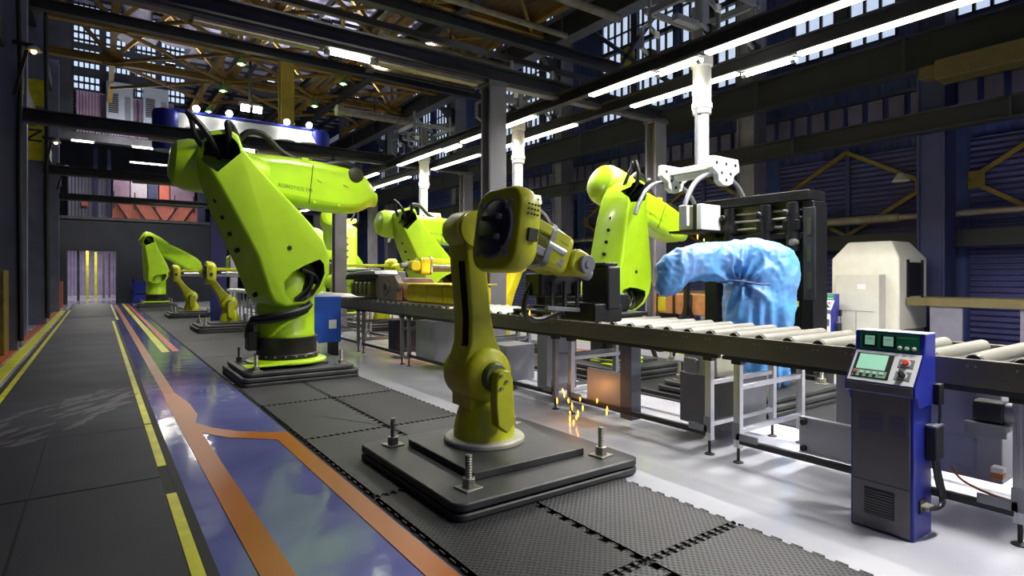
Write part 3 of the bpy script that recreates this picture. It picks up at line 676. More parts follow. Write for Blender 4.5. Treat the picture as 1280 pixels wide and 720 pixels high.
# ================================================================ control panels
def control_panel(label, full=True):
    # built at its place, front towards -x ; base corner x=3.95, y 1.44..1.80
    r = thing('control_pedestal', label, 'control pedestal', (4.08,1.615,0), 'blue control pedestals')
    y0, y1 = 1.435, 1.795
    body = part('pedestal_body', MB().prism([(3.97,0.0),(4.235,0.0),(4.235,.87),(3.97,.87)], 'y', y0, y1), PBLUE, r, bevel=.008)
    part('front_door', MB().box(3.955,3.972,y0+.018,y1-.018,.015,.87), PGREY, r, bevel=.003)
    d = 3.953
    part('kick_strip', MB().box(d,3.956,y0+.018,y1-.018,.305,.31), DARKST, r)
    v = part('vent_grille', MB().box(d,3.956,y0+.1,y1-.09,.10,.27), DARKST, r)
    for k in range(9): part('louvre', MB().bar((d-.004,y0+.105,.115+.017*k),(d-.004,y1-.095,.115+.017*k),.008,.006), PGREY, v)
    for (a, b) in ((y1-.2,y1-.055),(y0+.035,y0+.13)):
        p = part('label_plate', MB().box(d,3.956,a,b,.62,.75), mat('plate_violet', (92,90,112), .35, .3), r, bevel=.001)
        part('plate_line', MB().box(d-.001,d,a+.01,b-.01,.7,.703), DARKST, p)
    # console head
    head = part('console_head', MB().prism([(3.935,.865),(3.935,.93),(4.075,1.112),(4.09,1.238),(4.24,1.238),(4.24,.8),(4.0,.8),(3.97,.865)], 'y', y0-.02, y1+.02), PBLUE, r, bevel=.006)
    part('front_lip', MB().box(3.929,3.936,y0-.005,y1+.005,.872,.925), PGREY, head, bevel=.002)
    P0 = Vector((3.935,0,.93)); P1 = Vector((4.075,0,1.112)); sd = (P1-P0); sl = sd.length; sd.normalize(); nm = Vector((-sd.z,0,sd.x))
    R = Matrix(((0,sd.x,nm.x),(-1,0,0),(0,sd.z,nm.z)))        # local x = to the right (-y), y = up slope, z = normal
    W = y1-y0+.02
    def sp(u, v, h=0): return P0+sd*(v*sl)+Vector((0,y1+.01-u*W,0))+nm*h
    def pad(name, u0, u1, v0, v1, h0, h1, m, par, **k):
        c = sp((u0+u1)/2,(v0+v1)/2,(h0+h1)/2)
        return part(name, MB().obox(c, ((u1-u0)*W,(v1-v0)*sl,h1-h0), R), m, par, **k)
    top = pad('console_face', .01,.99,.02,.99,0,.004,PANW, head)
    bz = pad('display_bezel', .05,.62,.12,.9,.004,.009,DARKST, top, bevel=.002)
    pad('screen', .1,.54,.38,.86,.009,.011,SCR, bz)
    pad('key_field', .07,.58,.14,.35,.009,.0105,mat('key_field', (120,170,140), .4), bz)
    for k in range(5): pad('key', .08+.1*k,.14+.1*k,.24,.31,.0105,.015,[REDB,PANW,PANW,PANW,PANW][k], bz)
    for k in range(4): pad('key', .09+.1*k,.13+.1*k,.16,.21,.0105,.013,BLACK, bz)
    for (v, m, hh) in ((.68,REDB,.022),(.3,BLACK,.03)):
        q = pad('button_plate', .70,.92,v-.13,v+.13,.004,.007,GREYMET, top)
        c = sp(.81,v,.007); part('button_ring', MB().cyl(c, c+nm*.005,.026,n=20), PANW, q)
        part('stop_button' if m is REDB else 'selector_knob', MB().lathe([(0,.005),(.018,.005),(.02,.012),(.017,hh),(0,hh+.003)], c, nm, n=20), m, q)
        if m is BLACK: part('knob_grip', MB().obox(c+nm*.036, (.008,.04,.016), R@Matrix.Rotation(.5,3,'Z')), BLACK, q)
    # upright green meter board
    u0 = Vector((4.078,0,1.122)); u1 = Vector((4.087,0,1.232)); ud = (u1-u0); ul = ud.length; ud.normalize(); un = Vector((-ud.z,0,ud.x))
    R2 = Matrix(((0,ud.x,un.x),(-1,0,0),(0,ud.z,un.z)))
    def up(name, a, b, c, e, h0, h1, m, par, **k):
        ct = u0+ud*(ul*(c+e)/2)+Vector((0,y1+.0-(a+b)/2*(y1-y0),0))+un*((h0+h1)/2)
        return part(name, MB().obox(ct, ((b-a)*(y1-y0),(e-c)*ul,h1-h0), R2), m, par, **k)
    brd = up('meter_board', .03,.97,.0,.97,0,.004,PGREEN, head)
    for a in (.08,.38):
        f = up('meter_frame', a,a+.24,.14,.86,.004,.009,BLACK, brd)
        up('meter_face', a+.04,a+.2,.26,.8,.009,.010,SCR, f)
        up('meter_needle', a+.07,a+.17,.6,.63,.010,.0105,PGREEN, f)
    up('scale_line', .63,.93,.78,.8,.004,.005,WHITEP, brd)
    for k in range(3):
        c = u0+ud*(ul*.22)+Vector((0,y1-(.68+.11*k)*(y1-y0),0))+un*.004
        part('pilot_lamp', MB().lathe([(0,0),(.012,0),(.012,.008),(.006,.013),(0,.014)], c, un, n=14), WHITEP, brd)
    part('top_cap', MB().box(4.085,4.24,y0-.018,y1+.018,1.238,1.243), PANW, head)
    # side box and cables
    if full:
        sbx = part('junction_box', MB().box(4.13,4.25,y0-.06,y0-.001,.47,.68), DARKST, r, bevel=.006)
        part('box_lid', MB().box(4.125,4.255,y0-.063,y0-.001,.672,.684), GREYMET, sbx)
        part('pendant_box', MB().box(4.2,4.27,y0-.055,y0-.02,.80,.93), BLACK, r, bevel=.006)
        part('pendant_cable', MB().tube([(4.24,y0-.04,.81),(4.245,y0-.04,.74),(4.23,y0-.04,.68)], .008, 8), BLACK, r)
        pl = part('socket_plate', MB().box(4.03,4.13,y0-.012,y0-.0,.16,.24), BLACK, r)
        for k in range(3):
            x = 4.05+.03*k
            part('cable', MB().tube([(4.16+.03*k,y0-.035,.475),(4.17+.035*k,y0-.045,.36),(4.2+.03*k,y0-.06,.24),(4.16+.02*k,y0-.065,.19),(x,y0-.04,.195),(x,y0-.01,.2)], .011, 8), BLACK, r)
            part('plug', MB().cyl((x,y0-.05,.197),(x,y0-.01,.2),.017,n=12), BOLTM, pl)
    return r
CP = control_panel('blue and grey control pedestal with green screens on the white floor in the right foreground')
CP2 = dup(CP, (11.6, 5.72, 0), 0, 'small distant white fronted control pedestal left of the chamfered grey machine')
for ch in CP2.children:
    if ch.name.startswith('front_door'):
        ch.data = ch.data.copy(); ch.data.materials[0] = PANW
# ================================================================ blue cloth cover over a robot
def cover():
    r = thing('covered_robot', 'robot wrapped in a light blue cloth cover, bent left over the conveyor', 'covered robot', (6.85,4.2,.2))
    T = 7.4
    def dp(px, py, t=T):
        d = ray(px, py); return Vector((d[0]*t, d[1]*t, CH+d[2]*t))
    rt = Vector((CC,-CS,0)); fw = Vector((CS,CC,0))
    mb = MB(); rings = []
    prof = [(948,478,30),(950,455,34),(948,425,38),(947,400,41),(948,375,42),(952,350,42),(953,330,40),(950,315,36),(945,306,26),(940,301,10)]
    for px, py, hw in prof:
        c = dp(px, py); w = hw/CF*T
        rings.append([c+rt*w*math.copysign(abs(math.cos(a))**.8, math.cos(a))+fw*w*.85*math.copysign(abs(math.sin(a))**.8, math.sin(a)) for a in [2*PI*k/24 for k in range(24)]])
    mb.loft(rings)
    m2 = MB(); rings = []
    pr = [(975,325,20,7.45),(950,327,28,7.4),(925,327,27,7.35),(900,328,25,7.25),(876,328,23,7.15),(858,331,25,7.1),(842,338,26,7.05),(828,345,20,7.0),(820,349,14,7.0),(817,351,5,7.0)]
    for px, py, hw, t in pr:
        c = dp(px, py, t); w = hw/CF*t; up = Vector((0,0,1)); ax = fw*.8-rt*.1
        rings.append([c+up*w*math.cos(a)+ax*w*1.0*math.sin(a) for a in [2*PI*k/20 for k in range(20)]])
    m2.loft(rings)
    m3 = MB(); rings = []
    for px, py, hw, t in ((850,350,17,7.0),(838,358,15,6.98),(828,363,11,6.98),(824,366,6,6.98)):
        c = dp(px, py, t); w = hw/CF*t
        rings.append([c+Vector((0,0,1))*w*.7*math.cos(a)+fw*w*math.sin(a) for a in [2*PI*k/14 for k in range(14)]])
    m3.loft(rings)
    for q in (m2, m3): mb.add(q.v, q.f)
    o = part('cloth_cover', mb, mat('cover_cloth', (70,148,212), .42, 0, .1, 2.6, rgb2=(100,138,196)), r)  # greyer second tone paints purplish fold shadows into the cloth colour
    rm = o.modifiers.new('Remesh', 'REMESH'); rm.mode = 'VOXEL'; rm.voxel_size = .022
    bake(o)
    if not o.data.materials: o.data.materials.append(MATS['cover_cloth'])
    me = o.data; org = ORG[o]
    for _ in range(6):      # relax the joined surface before folding it
        bm = bmesh.new(); bm.from_mesh(me); bmesh.ops.smooth_vert(bm, verts=bm.verts[:], factor=.5, use_axis_x=True, use_axis_y=True, use_axis_z=True); bm.to_mesh(me); bm.free()
    tie = dp(930, 353, 7.05)
    nrm = [v.normal.copy() for v in me.vertices]
    for i, v in enumerate(me.vertices):
        p = v.co+org; n = nrm[i]
        q = p-tie; dist = q.length
        # radial gathers round the tie, vertical folds on the skirt, crumples elsewhere
        a = math.atan2(q.z, q.dot(rt))
        g = (1-2*abs(math.sin(a*4.5+noise.noise(p*2.2)*3.5)))*math.exp(-(dist/.36)**2)*.04
        pit = -.09*math.exp(-(dist/.09)**2)
        sk = max(0, min(1, (1.35-p.z)/.5))
        folds = sk*.03*math.sin(p.dot(rt)*34+noise.noise(Vector((p.x*2,p.y*2,p.z*.8)))*5)
        cr = .022*noise.noise(p*4.)+.045*(.35-abs(noise.noise(Vector((p.x*5,p.y*5,p.z*3.4))+Vector((9,3,1)))))+.02*(.35-abs(noise.noise(p*13.)))
        v.co += n*(g*1.5+pit+folds*1.2+cr*1.05)
    me.update(); me.shade_smooth()
    sb = part('tie_strap', MB().tube([dp(900,353,7.0),dp(915,351,6.93),dp(930,352,6.9),dp(948,355,6.93),dp(962,356,7.0)], .012, 8), mat('strap_navy', (40,56,96), .6), o)
    part('pedestal', MB().lathe([(0,0),(.4,0),(.4,.08),(.34,.12),(.3,.5),(0,.5)], (6.95,4.3,.25), n=28), mat('dark_base', (38,40,46), .5), r)
    return r
cover()
# ================================================================ black press fixture behind the cover
fx = thing('press_frame', 'tall black machine frame with clamps standing behind the blue covered robot', 'machine frame', (8.9,5.3,0))
BM = mat('frame_black', (30,30,32), .35, .4, .2)
part('upright', MB().box(8.6,9.1,4.46,4.62,0,2.7), BM, fx, bevel=.01); part('upright', MB().box(8.6,9.1,6.0,6.2,0,2.75), BM, fx, bevel=.01)
part('top_beam', MB().box(8.55,9.15,4.5,6.2,2.72,2.86), BM, fx, bevel=.01)
part('head_plate', MB().box(8.75,8.85,4.62,6.0,2.25,2.72), mat('olive_plate', (96,96,40), .4, .4, .3), fx)
part('cross_beam', MB().box(8.58,8.9,4.55,6.1,2.18,2.26), BM, fx, bevel=.008); part('base_beam', MB().box(8.5,9.2,4.4,6.3,0,.25), BM, fx, bevel=.01)
part('back_panel', MB().box(9.05,9.1,4.62,6.0,.25,2.2), BM, fx)
pl = part('slotted_plate', MB().box(8.5,8.54,4.40,4.56,1.3,2.6), DARKST, fx, bevel=.005)
for k in range(3): part('slot', MB().prism(rrect(4.45,4.51,1.45+.38*k,1.7+.38*k,.03), 'x', 8.49,8.5), CAV, pl)
for yy in (4.75,5.15,5.75):
    c = part('clamp_cylinder', MB().cyl((8.6,yy,2.0),(8.6,yy,2.7),.09,n=16).box(8.52,8.68,yy-.12,yy+.12,2.3,2.44), BM, fx, bevel=.006)
    part('clamp_rod', MB().cyl((8.45,yy-.05,2.12),(8.6,yy-.05,2.12),.05,n=14).cyl((8.42,yy-.05,2.12),(8.45,yy-.05,2.12),.035,n=14), BOLTM, c)
    part('clamp_knob', MB().ball((8.46,yy+.05,2.55),.05), BM, c)
for k in range(3): part('guide_bar', MB().cyl((8.65,4.62,2.36+.12*k),(8.65,6.0,2.36+.12*k),.02,n=10), BOLTM, fx)
part('warning_block', MB().box(8.5,8.6,4.66,4.76,1.2,1.28), LYEL, fx); 
for k in range(5): part('spring', MB().lathe([(.05,0),(.05,.03),(.03,.04),(.03,.06)], (8.55,4.72,1.3+.07*k), n=14), BOLTM, fx)
fx.location = (8.15,4.9,0); fx.scale = (.75,1,.97)
# wooden crates and black stands behind the rollers
wb = thing('pallet_box', 'row of brown crates seen between the robot tip and the blue cover', 'crate', (9.6,7.2,0))
part('crate_body', MB().box(9.5,10.1,6.4,8.2,.82,1.22), WOOD, wb, bevel=.01)
for k in range(5): part('slat', MB().box(9.47,9.5,6.4+.42*k,6.44+.42*k,.82,1.22), BLACK, wb)
part('stand', MB().box(9.5,10.1,6.5,6.6,0,.82).box(9.5,10.1,8.05,8.15,0,.82), BLACK, wb)
for k, (y, lb) in enumerate(((6.4,'black welding stand with splayed legs left of the blue covered robot'),(7.6,'black welding stand with splayed legs below the lime robot tip'))):
    st = thing('tool_stand', lb, 'stand', (8.25,y,0))
    part('post', MB().box(8.21,8.29,y-.04,y+.04,.9,1.75), BLACK, st, bevel=.005)
    for s in (-1,1): part('leg', MB().bar((8.25,y,1.1),(8.37,y+s*.45,.02),.06,.06), DARKST, st)
    part('head', MB().box(8.14,8.39,y-.14,y+.14,1.6,1.78), BM, st, bevel=.02)
solo('sign_board', MB().box(8.4,8.42,7.0,7.16,.95,1.2), LYEL, 'small yellow board standing behind the rollers below the lime robot', 'board', bevel=.004)
# ================================================================ chamfered tunnel machine and the back conveyor
tm = thing('scanner_booth', 'pale grey machine housing with cut off corners over the back conveyor', 'machine', (12.9,5.3,0))
x0, x1, ya, yb = 12.3, 13.6, 4.69, 5.93
sh = part('hood', MB().loft([[(x0,ya,.55),(x1,ya,.55),(x1,yb,.55),(x0,yb,.55)],[(x0,ya,1.93),(x1,ya,1.93),(x1,yb,1.93),(x0,yb,1.93)],[(x0+.22,ya+.22,2.27),(x1-.22,ya+.22,2.27),(x1-.22,yb-.22,2.27),(x0+.22,yb-.22,2.27)]]), mat('hood_cream', (206,204,190), .4, .05, .05), tm, bevel=.03, seg=3, smooth=True)
part('tunnel_opening', MB().box(12.72,13.3,ya-.012,ya+.0,1.2,1.85), BLACK, sh)
part('opening_frame', MB().box(12.62,12.72,ya-.02,ya,1.15,1.9).box(13.3,13.38,ya-.02,ya,1.15,1.9), DARKST, sh)
for k in range(6): part('bolt', MB().cyl((12.67,ya-.02,1.2+.13*k),(12.67,ya-.03,1.2+.13*k),.02,n=8), BLACK, sh)
bx = part('front_cabinet', MB().box(12.0,12.32,4.92,5.72,0,1.62), mat('cabinet_cream', (190,189,180), .42, .05, .05), tm, bevel=.02)
part('label_sticker', MB().box(11.992,12.0,5.15,5.3,1.33,1.43), PANW, bx); part('door_outline', MB().box(11.993,12.0,5.0,5.65,.9,.905).box(11.993,12.0,5.32,5.325,.3,.9), DARKST, bx)
part('base_skirt', MB().box(12.35,13.55,4.72,5.9,0,.55), GREYMET, tm)
bc = thing('conveyor_table', 'long back conveyor table with a yellowish steel edge along the right wall', 'conveyor', (13,3,0))
for (a, b) in ((-3.,ya-.02),(yb+.02,11.)):
    part('table_rail', MB().box(12.55,12.62,a,b,1.03,1.18).box(13.4,13.47,a,b,1.03,1.18), mat('rail_brass', (112,102,68), .45, .4, .15), bc, bevel=.005)
    part('belt', MB().box(12.62,13.4,a,b,1.08,1.14), BLACK, bc)
    n = int((b-a)/1.3)
    for k in range(n+1):
        y = a+.3+1.3*k
        if y < b-.3: part('leg_panel', MB().box(12.6,12.66,y,y+.5,.0,1.03), mat('panel_purple_grey', (110,108,122), .5, .1, .1), bc, bevel=.005)
# ================================================================ overhead portals, rails, lamps
def portal(Y, near=True, lab=''):
    k = lab
    for (x, w, nm) in ((5.66,.34,'inner'),(9.9,.34,'outer')):
        m = MB().box(x-w/2,x+w/2,Y-.15,Y+.15,.012,5.1)
        b = MB().ibeam((x,Y,.02),(x,Y,5.0),.34,.3,.05)
        struct('column_%s' % nm, b, COLG, bevel=.006)
        struct('column_cap', MB().box(x-.21,x+.21,Y-.18,Y+.18,4.88,4.96), BEAMG, bevel=.01)
        struct('column_foot', MB().box(x-.3,x+.3,Y-.26,Y+.26,0,.03), DARKST)
    struct('beam_cross', MB().ibeam((-1.5,Y,5.1),(9.95,Y,5.1),.3,.26,.035), BEAMD, bevel=.004)
    struct('beam_lower_flange', MB().box(-1.4,9.8,Y-.09,Y+.09,4.925,4.965), BEAMG)
    if near: struct('column_left', MB().box(-2.05,-1.42,Y-.3,Y+.3,0,11).box(-2.1,-1.38,Y-.32,Y-.28,0,11).box(-2.1,-1.38,Y+.28,Y+.32,0,11), COLL, bevel=.01)
    else: struct('column_left', MB().box(-2.05,-1.42,Y-.3,Y+.3,0,11), COLG, bevel=.01)
for Y in (.5, 8.5, 16.5, 24.5, 32.5): portal(Y)
for X in (7.1, 8.2):
    struct('beam_rail', MB().ibeam((X,-4,4.9),(X,36,4.9),.16,.22,.025), BEAMD, bevel=.003)
LAMPS = []
def tube_lamp(p, q, label, group, shade=True):
    p = Vector(p); q = Vector(q); d = (q-p).normalized()
    r = thing('fluorescent_lamp', label, 'lamp', (p+q)/2, group)
    part('tube', MB().cyl(p+d*.05, q-d*.05, .032, n=12), LAMPW, r)
    part('end_socket', MB().cyl(p, p+d*.07, .045, n=12), GREYMET, r); part('end_socket', MB().cyl(q-d*.07, q, .045, n=12), GREYMET, r)
    up = Vector((0,0,.06)); part('reflector', MB().bar(p+up, q+up, .14, .02), WHITEP, r)
    LAMPS.append((p, q)); return r
bays = [(1.0,8.1,'nearest bay'),(9.0,16.1,'second bay'),(17.0,24.1,'third bay'),(25.0,32.1,'farthest bay')]
for X, rn in ((7.1,'inner'),(8.2,'outer')):
    for k, (a, b, bn) in enumerate(bays):
        s = 0 if X < 8 else .75
        sl = a+(0 if X < 8 else 0); 
        segs = [(a, 5.15), (6.15, 7.55)] if (k == 0 and X < 8) else [(a,4.4),(5.4,7.6)] if k == 0 else [(a+.2,a+3.),(a+4.,b-.5)]
        for j, (u, w) in enumerate(segs):
            solo('light_strip', MB().box(X-.065,X+.065,u,w,4.755,4.79), STRIP, 'pale light strip under the %s overhead rail in the %s, %s part' % (rn, bn, 'nearer' if j == 0 else 'farther'), 'light', 'light strips under the overhead rails')
        for j, (u, w) in enumerate(([(5.25,6.06)] if X < 8 else [(4.45,5.3)]) if k == 0 else [(a+3.1,a+3.9)]):
            tube_lamp((X,u,4.71),(X,w,4.71),'fluorescent tube hanging under the %s overhead rail in the %s' % (rn, bn), 'tubes under the overhead rails')
for Y, nm in ((8.5,'beam above the big lime robot'),(16.5,'second cross beam'),(24.5,'third cross beam'),(.5,'cross beam over the camera')):
    if Y < 1: tube_lamp((5.95,Y,4.87),(6.7,Y,4.87),'third fluorescent tube under the cross beam over the camera', 'tubes under the cross beams'); tube_lamp((4.22,Y,4.87),(4.98,Y,4.87),'second fluorescent tube under the cross beam over the camera', 'tubes under the cross beams')
    tube_lamp((2.7,Y,4.87),(3.45,Y,4.87),'fluorescent tube under the %s' % nm, 'tubes under the cross beams')
    for (u, w, sd) in ((1.0,2.6,'left'),(3.5,5.3 if Y > 1 else 4.15,'right')): solo('lamp_housing', MB().box(u,w,Y-.07,Y+.07,4.86,4.92), PIPE, 'pale unlit lamp channel under the %s, %s of its tube' % (nm, sd), 'lamp channel', 'lamp channels under the cross beams')
# ---------------------------------------------------------------- hoists with clamps
def hoist(y, label, load=False):
    r = thing('hoist', label, 'hoist', (7.65,y,3.2), 'overhead hoists with white poles')
    W2 = mat('hoist_white', (222,222,220), .35, .1, .04)
    part('outer_pole', MB().lathe([(0,0),(.14,0),(.14,.08),(.155,.08),(.155,.16),(.14,.16),(.14,.72),(.165,.74),(.165,1.0),(0,1.0)], (7.65,y,4.1), n=24), W2, r)
    part('inner_pole', MB().cyl((7.65,y,3.28),(7.65,y,4.12),.105,n=24), W2, r)
    part('cable_rail', MB().box(7.5,7.53,y-.02,y+.02,3.3,4.6), GREYMET, r)
    # trolley riding on the rails
    tr = part('trolley', MB().box(7.0,8.3,y-.6,y-.54,5.7,5.8).box(7.0,8.3,y+.54,y+.6,5.7,5.8).box(7.0,8.3,y-.06,y+.06,5.4,5.5).box(7.57,7.73,y-.08,y+.08,5.0,5.9), GREYMET, r, bevel=.01)
    for X in (7.1,8.2):
        for s in (-1,1):
            yy = y+.55*s
            h = part('rail_hanger', MB().tube([(X-.02,yy,6.1),(X-.02,yy,5.55),(X-.2,yy,5.44),(X-.2,yy,5.14),(X-.03,yy,5.06),(X+.18,yy,5.14),(X+.18,yy,5.4),(X,yy,5.5)], .036, 8, sm=0), GREYMET, r)
            part('wheel', MB().cyl((X-.06,yy,5.09),(X+.06,yy,5.09),.075,n=18), BLACK, h)
            part('spacer', MB().box(X-.05,X+.05,yy-.14,yy-.11,5.3,5.4), WHITEP, h)
        part('side_bar', MB().bar((X,y-.6,5.75),(X,y+.6,5.75),.07,.1), GREYMET, r)
    for s in (-1,1): part('strut', MB().bar((7.1,y+s*.55,5.9),(8.2,y-s*.55,5.9),.06,.06), GREYMET, r)
    # clamp beam, plates and hoops
    bm_ = part('clamp_beam', MB().box(7.5,7.8,y-.32,y+.5,3.2,3.3).box(7.56,7.74,y-.3,y+.48,3.12,3.2), W2, r, bevel=.01)
    for yy, rear in ((y-.38,0),(y+.55,1)):
        pl = part('clamp_plate', MB().prism([(7.34,3.36),(7.96,3.36),(8.0,3.18),(7.86,3.1),(7.82,2.98),(7.72,2.94),(7.58,2.94),(7.48,3.0),(7.46,3.1),(7.32,3.18)], 'y', yy-.05, yy+.05), W2, r, bevel=.012)
        for (xx, zz) in ((7.42,3.26),(7.65,3.26),(7.88,3.26),(7.54,3.12),(7.76,3.12),(7.65,3.02)):
            part('hole', MB().cyl((xx,yy-.056,zz),(xx,yy-.048,zz),.026,n=12), DARKST, pl)
        for s in (-1,1):
            hoop = part('clamp_arm', MB().tube([(7.65+s*.1,yy+.09,3.12),(7.65+s*.36,yy+.09,3.06),(7.65+s*.58,yy+.09,2.92),(7.65+s*.75,yy+.09,2.68),(7.65+s*.8,yy+.09,2.55)], .035, 10), GREYMET, r)
            if rear and s < 0: continue
            part('clamp_pad', MB().box(7.65+s*.8-.03,7.65+s*.8+.03,yy+.02,yy+.16,2.3,2.6), W2, hoop, bevel=.01)
    return r
H1 = hoist(5.65, 'white hoist pole and clamp over the blue covered robot')
dup(H1, (7.65,10.5,3.2), 0, 'second white hoist pole, right of the front column and yellow motor housing')
dup(H1, (7.65,15.1,3.2), 0, 'third white hoist pole, small, above the forearm of the leaning lime robot')
wl = thing('carried_box', 'long metal box with a white end held by the nearest hoist clamp', 'box', (7.62,5.85,2.29))
part('box_body', MB().box(7.40,7.84,5.62,5.9,2.29,2.67), mat('box_olive', (150,150,120), .4, .3, .1), wl, bevel=.02)
part('end_cap', MB().box(7.38,7.86,5.46,5.55,2.28,2.68), PANW, wl, bevel=.015); part('gasket', MB().box(7.39,7.85,5.55,5.62,2.285,2.675), BLACK, wl)
part('bottom_plate', MB().box(7.3,7.87,5.4,6.0,2.25,2.285), BM, wl)
# ================================================================ right wall
WX = 15.2
CORV = ribmat('wall_sheet_blue', (54,68,126), 'Y', 1.25, .8)
CORH = ribmat('shutter_sheet', (66,68,116), 'Z', 2.6, .9)
struct('wall_right', MB().box(WX, WX+.2, -6, 62, 0, 7.2), CORV)
struct('wall_right', MB().box(WX, WX+.2, -6, 62, 12.6, 16), CORV)
struct('wall_back', MB().box(-9, WX, 61.8, 62, 0, 16), DARKW)
struct('wall_front', MB().box(-9, WX, -6.2, -6, 8.5, 16), DARKW)
struct('wall_left', MB().box(-9.2, -9, -6, 62, 0, 16), DARKW)
# tall windows high in the right wall
wins = [(-2.6,.2),(1.9,5.0),(5.85,8.3),(9.7,12.0),(12.3,15.6),(17.6,20.6),(20.9,23.6),(25.4,28.6),(29.2,31.5),(33.4,36.5),(41,47)]
for k, (a, b) in enumerate(wins):
    struct('window_%d' % (k+1), MB().box(WX+.1, WX+.14, a, b, 7.2, 12.6), SKYW)
    fr = MB(); n = max(3, int((b-a)/.31)); lo, hi = 7.2, 12.6
    for j in range(n+1): fr.box(WX-.02, WX+.05, a+(b-a)*j/n-.03, a+(b-a)*j/n+.03, lo, hi)
    for j in range(10): fr.box(WX-.02, WX+.05, a, b, lo+.6*j-.025, lo+.6*j+.025)
    mid = (a+b)/2; fr.box(WX-.1, WX+.06, mid-.14, mid+.14, lo, hi); fr.box(WX-.1,WX+.06,a,b,9.55,9.7)
    struct('window_frame', fr, BEAMD)
prev = -6
for a, b in wins+[(62,62)]:
    if a > prev: struct('wall_right', MB().box(WX-.02, WX+.2, prev, a, 7.2, 12.6), CORV)
    prev = b
cols = [(-3.0,),(1.0,),(4.75,),(8.95,),(16.7,),(24.5,),(32.5,),(40.5,)]
for k, (y,) in enumerate(cols):
    struct('column_right', MB().box(14.0,14.5,y-.22,y+.22,0,16).box(13.95,14.55,y-.25,y-.2,0,16).box(13.95,14.55,y+.2,y+.25,0,16), BLUEC if k < 3 else COLG, bevel=.01)
    struct('column_bracket', MB().prism([(13.2,9.6),(14.0,9.6),(14.0,8.8)], 'y', y-.12, y+.12), BEAMD)
# runway beams along the right wall, with their stiffeners
def runway(x, z, h, w, m, y0=-6, y1=60, st=3.3, nm='beam_runway'):
    struct(nm, MB().box(x-.02,x+.02,y0,y1,z-h/2+.03,z+h/2-.03), mat('beam_web', (22,22,26), .6)); struct('beam_flange', MB().box(x-w/2,x+w/2,y0,y1,z-h/2,z-h/2+.03), m); struct('beam_flange', MB().box(x-w/2,x+w/2,y0,y1,z+h/2-.03,z+h/2), m)
    s = MB(); y = y0+1.2
    while y < y1: s.box(x-w/2,x-w/2+.03,y-.03,y+.03,z-h/2,z+h/2); y += st
    struct('beam_stiffener', s, m)
runway(13.75, 6.15, .75, .36, BEAMD); runway(13.8, 4.72, .42, .3, BEAMD, st=4.1); runway(13.6, 7.1, .12, .1, BEAMD)
runway(13.0, 10.0, .9, .5, BEAMG); runway(9.4, 10.15, .5, .3, BEAMD, st=50); runway(7.8,10.4,.25,.2,BEAMD,st=50)
wb_ = thing('window_brace', 'yellow centred diagonal brace crossing the tall lit window right of the middle', 'bracing', (14.9,14.04,9.15))
part('gusset_plate', MB().prism([(13.7,9.15),(13.8,9.4),(14.04,9.5),(14.3,9.4),(14.38,9.15),(14.3,8.9),(14.04,8.8),(13.8,8.9)], 'x', 14.88, 14.92), mat('gusset_yellow', (150,140,40), .6, 0, .2), wb_)
for (yy, zz) in ((11.6,7.3),(16.5,7.3),(11.6,11.2),(16.5,11.2)): part('brace_bar', MB().bar((14.9,14.04,9.15),(14.9,yy,zz),.12,.14), mat('brace_blue', (52,60,90), .5, .2, .2), wb_)
# balustrade-like pale sheets between the two beams
sh = MB(); y = -2.
while y < 20: sh.box(15.08,15.18,y,y+.32,5.0,5.75); y += .45
struct('wall_panel_row', sh, mat('pale_sheet', (104,98,120), .6, 0, .2, 2.))
struct('trim_1', MB().box(15.05,15.19,-6,40,4.88,5.0).box(15.05,15.19,-6,40,5.78,5.86), BLUEC)
# roller shutters and bracing below
shm = MB()
for (a, b) in ((-5,.6),(1.3,4.4),(5.1,8.6),(9.3,16.3),(17,24.1),(24.9,32)): shm.box(15.05,15.16,a,b,0,4.5)
struct('wall_shutter', shm, CORH)
cut_y = [(5.1,8.6),(1.3,4.4),(9.3,12.75),(12.9,16.3)]
for k, (a, b) in enumerate(cut_y):
    m = (a+b)/2; g = MB()
    for (p, q) in (((a,3.6),(m,2.55)),((b,3.6),(m,2.55)),((a,3.6),(m,4.6)),((b,3.6),(m,4.6))):
        g.bar((14.95,p[0],p[1]),(14.95,q[0],q[1]),.07,.09)
    g.box(14.93,14.97,a-.0,a+.28,3.42,3.78).box(14.93,14.97,b-.28,b,3.42,3.78)
    solo('cross_bracing', g, YELD, ['yellow diamond bracing on the dark wall above the chamfered grey machine','yellow cross bracing on the dark wall at the right edge','yellow bracing behind the blue covered robot','yellow bracing behind the bright lime robot'][k], 'bracing')
    struct('post_wall', MB().box(14.99,15.05,m-.05,m+.05,0,4.6), BLUEC)
solo('wall_pipe', MB().tube([(14.7,-4,2.9),(14.7,20,2.9)], .07, 12, 0).cyl((14.7,1.2,2.9),(14.7,3.4,2.9),.1).cyl((14.7,5.6,2.9),(14.7,7.4,2.9),.1), PIPE, 'pale horizontal pipe along the dark right wall above the grey machine', 'pipe')
struct('beam_low', MB().box(14.6,14.9,-6,30,2.2,2.55), mat('beam_black', (24,24,28), .6))
wl2 = thing('wall_lamp', 'small bell shaped wall lamp beside the blue column at right', 'lamp', (13.85,5.25,3.6))
part('lamp_shade', MB().lathe([(.02,.16),(.06,.15),(.11,.08),(.16,.0),(.15,-.02),(0,-.02)], (13.85,5.25,3.6), n=20), RING, wl2); part('bracket', MB().bar((13.85,5.25,3.75),(14.2,5.05,3.85),.03,.03), BLACK, wl2)
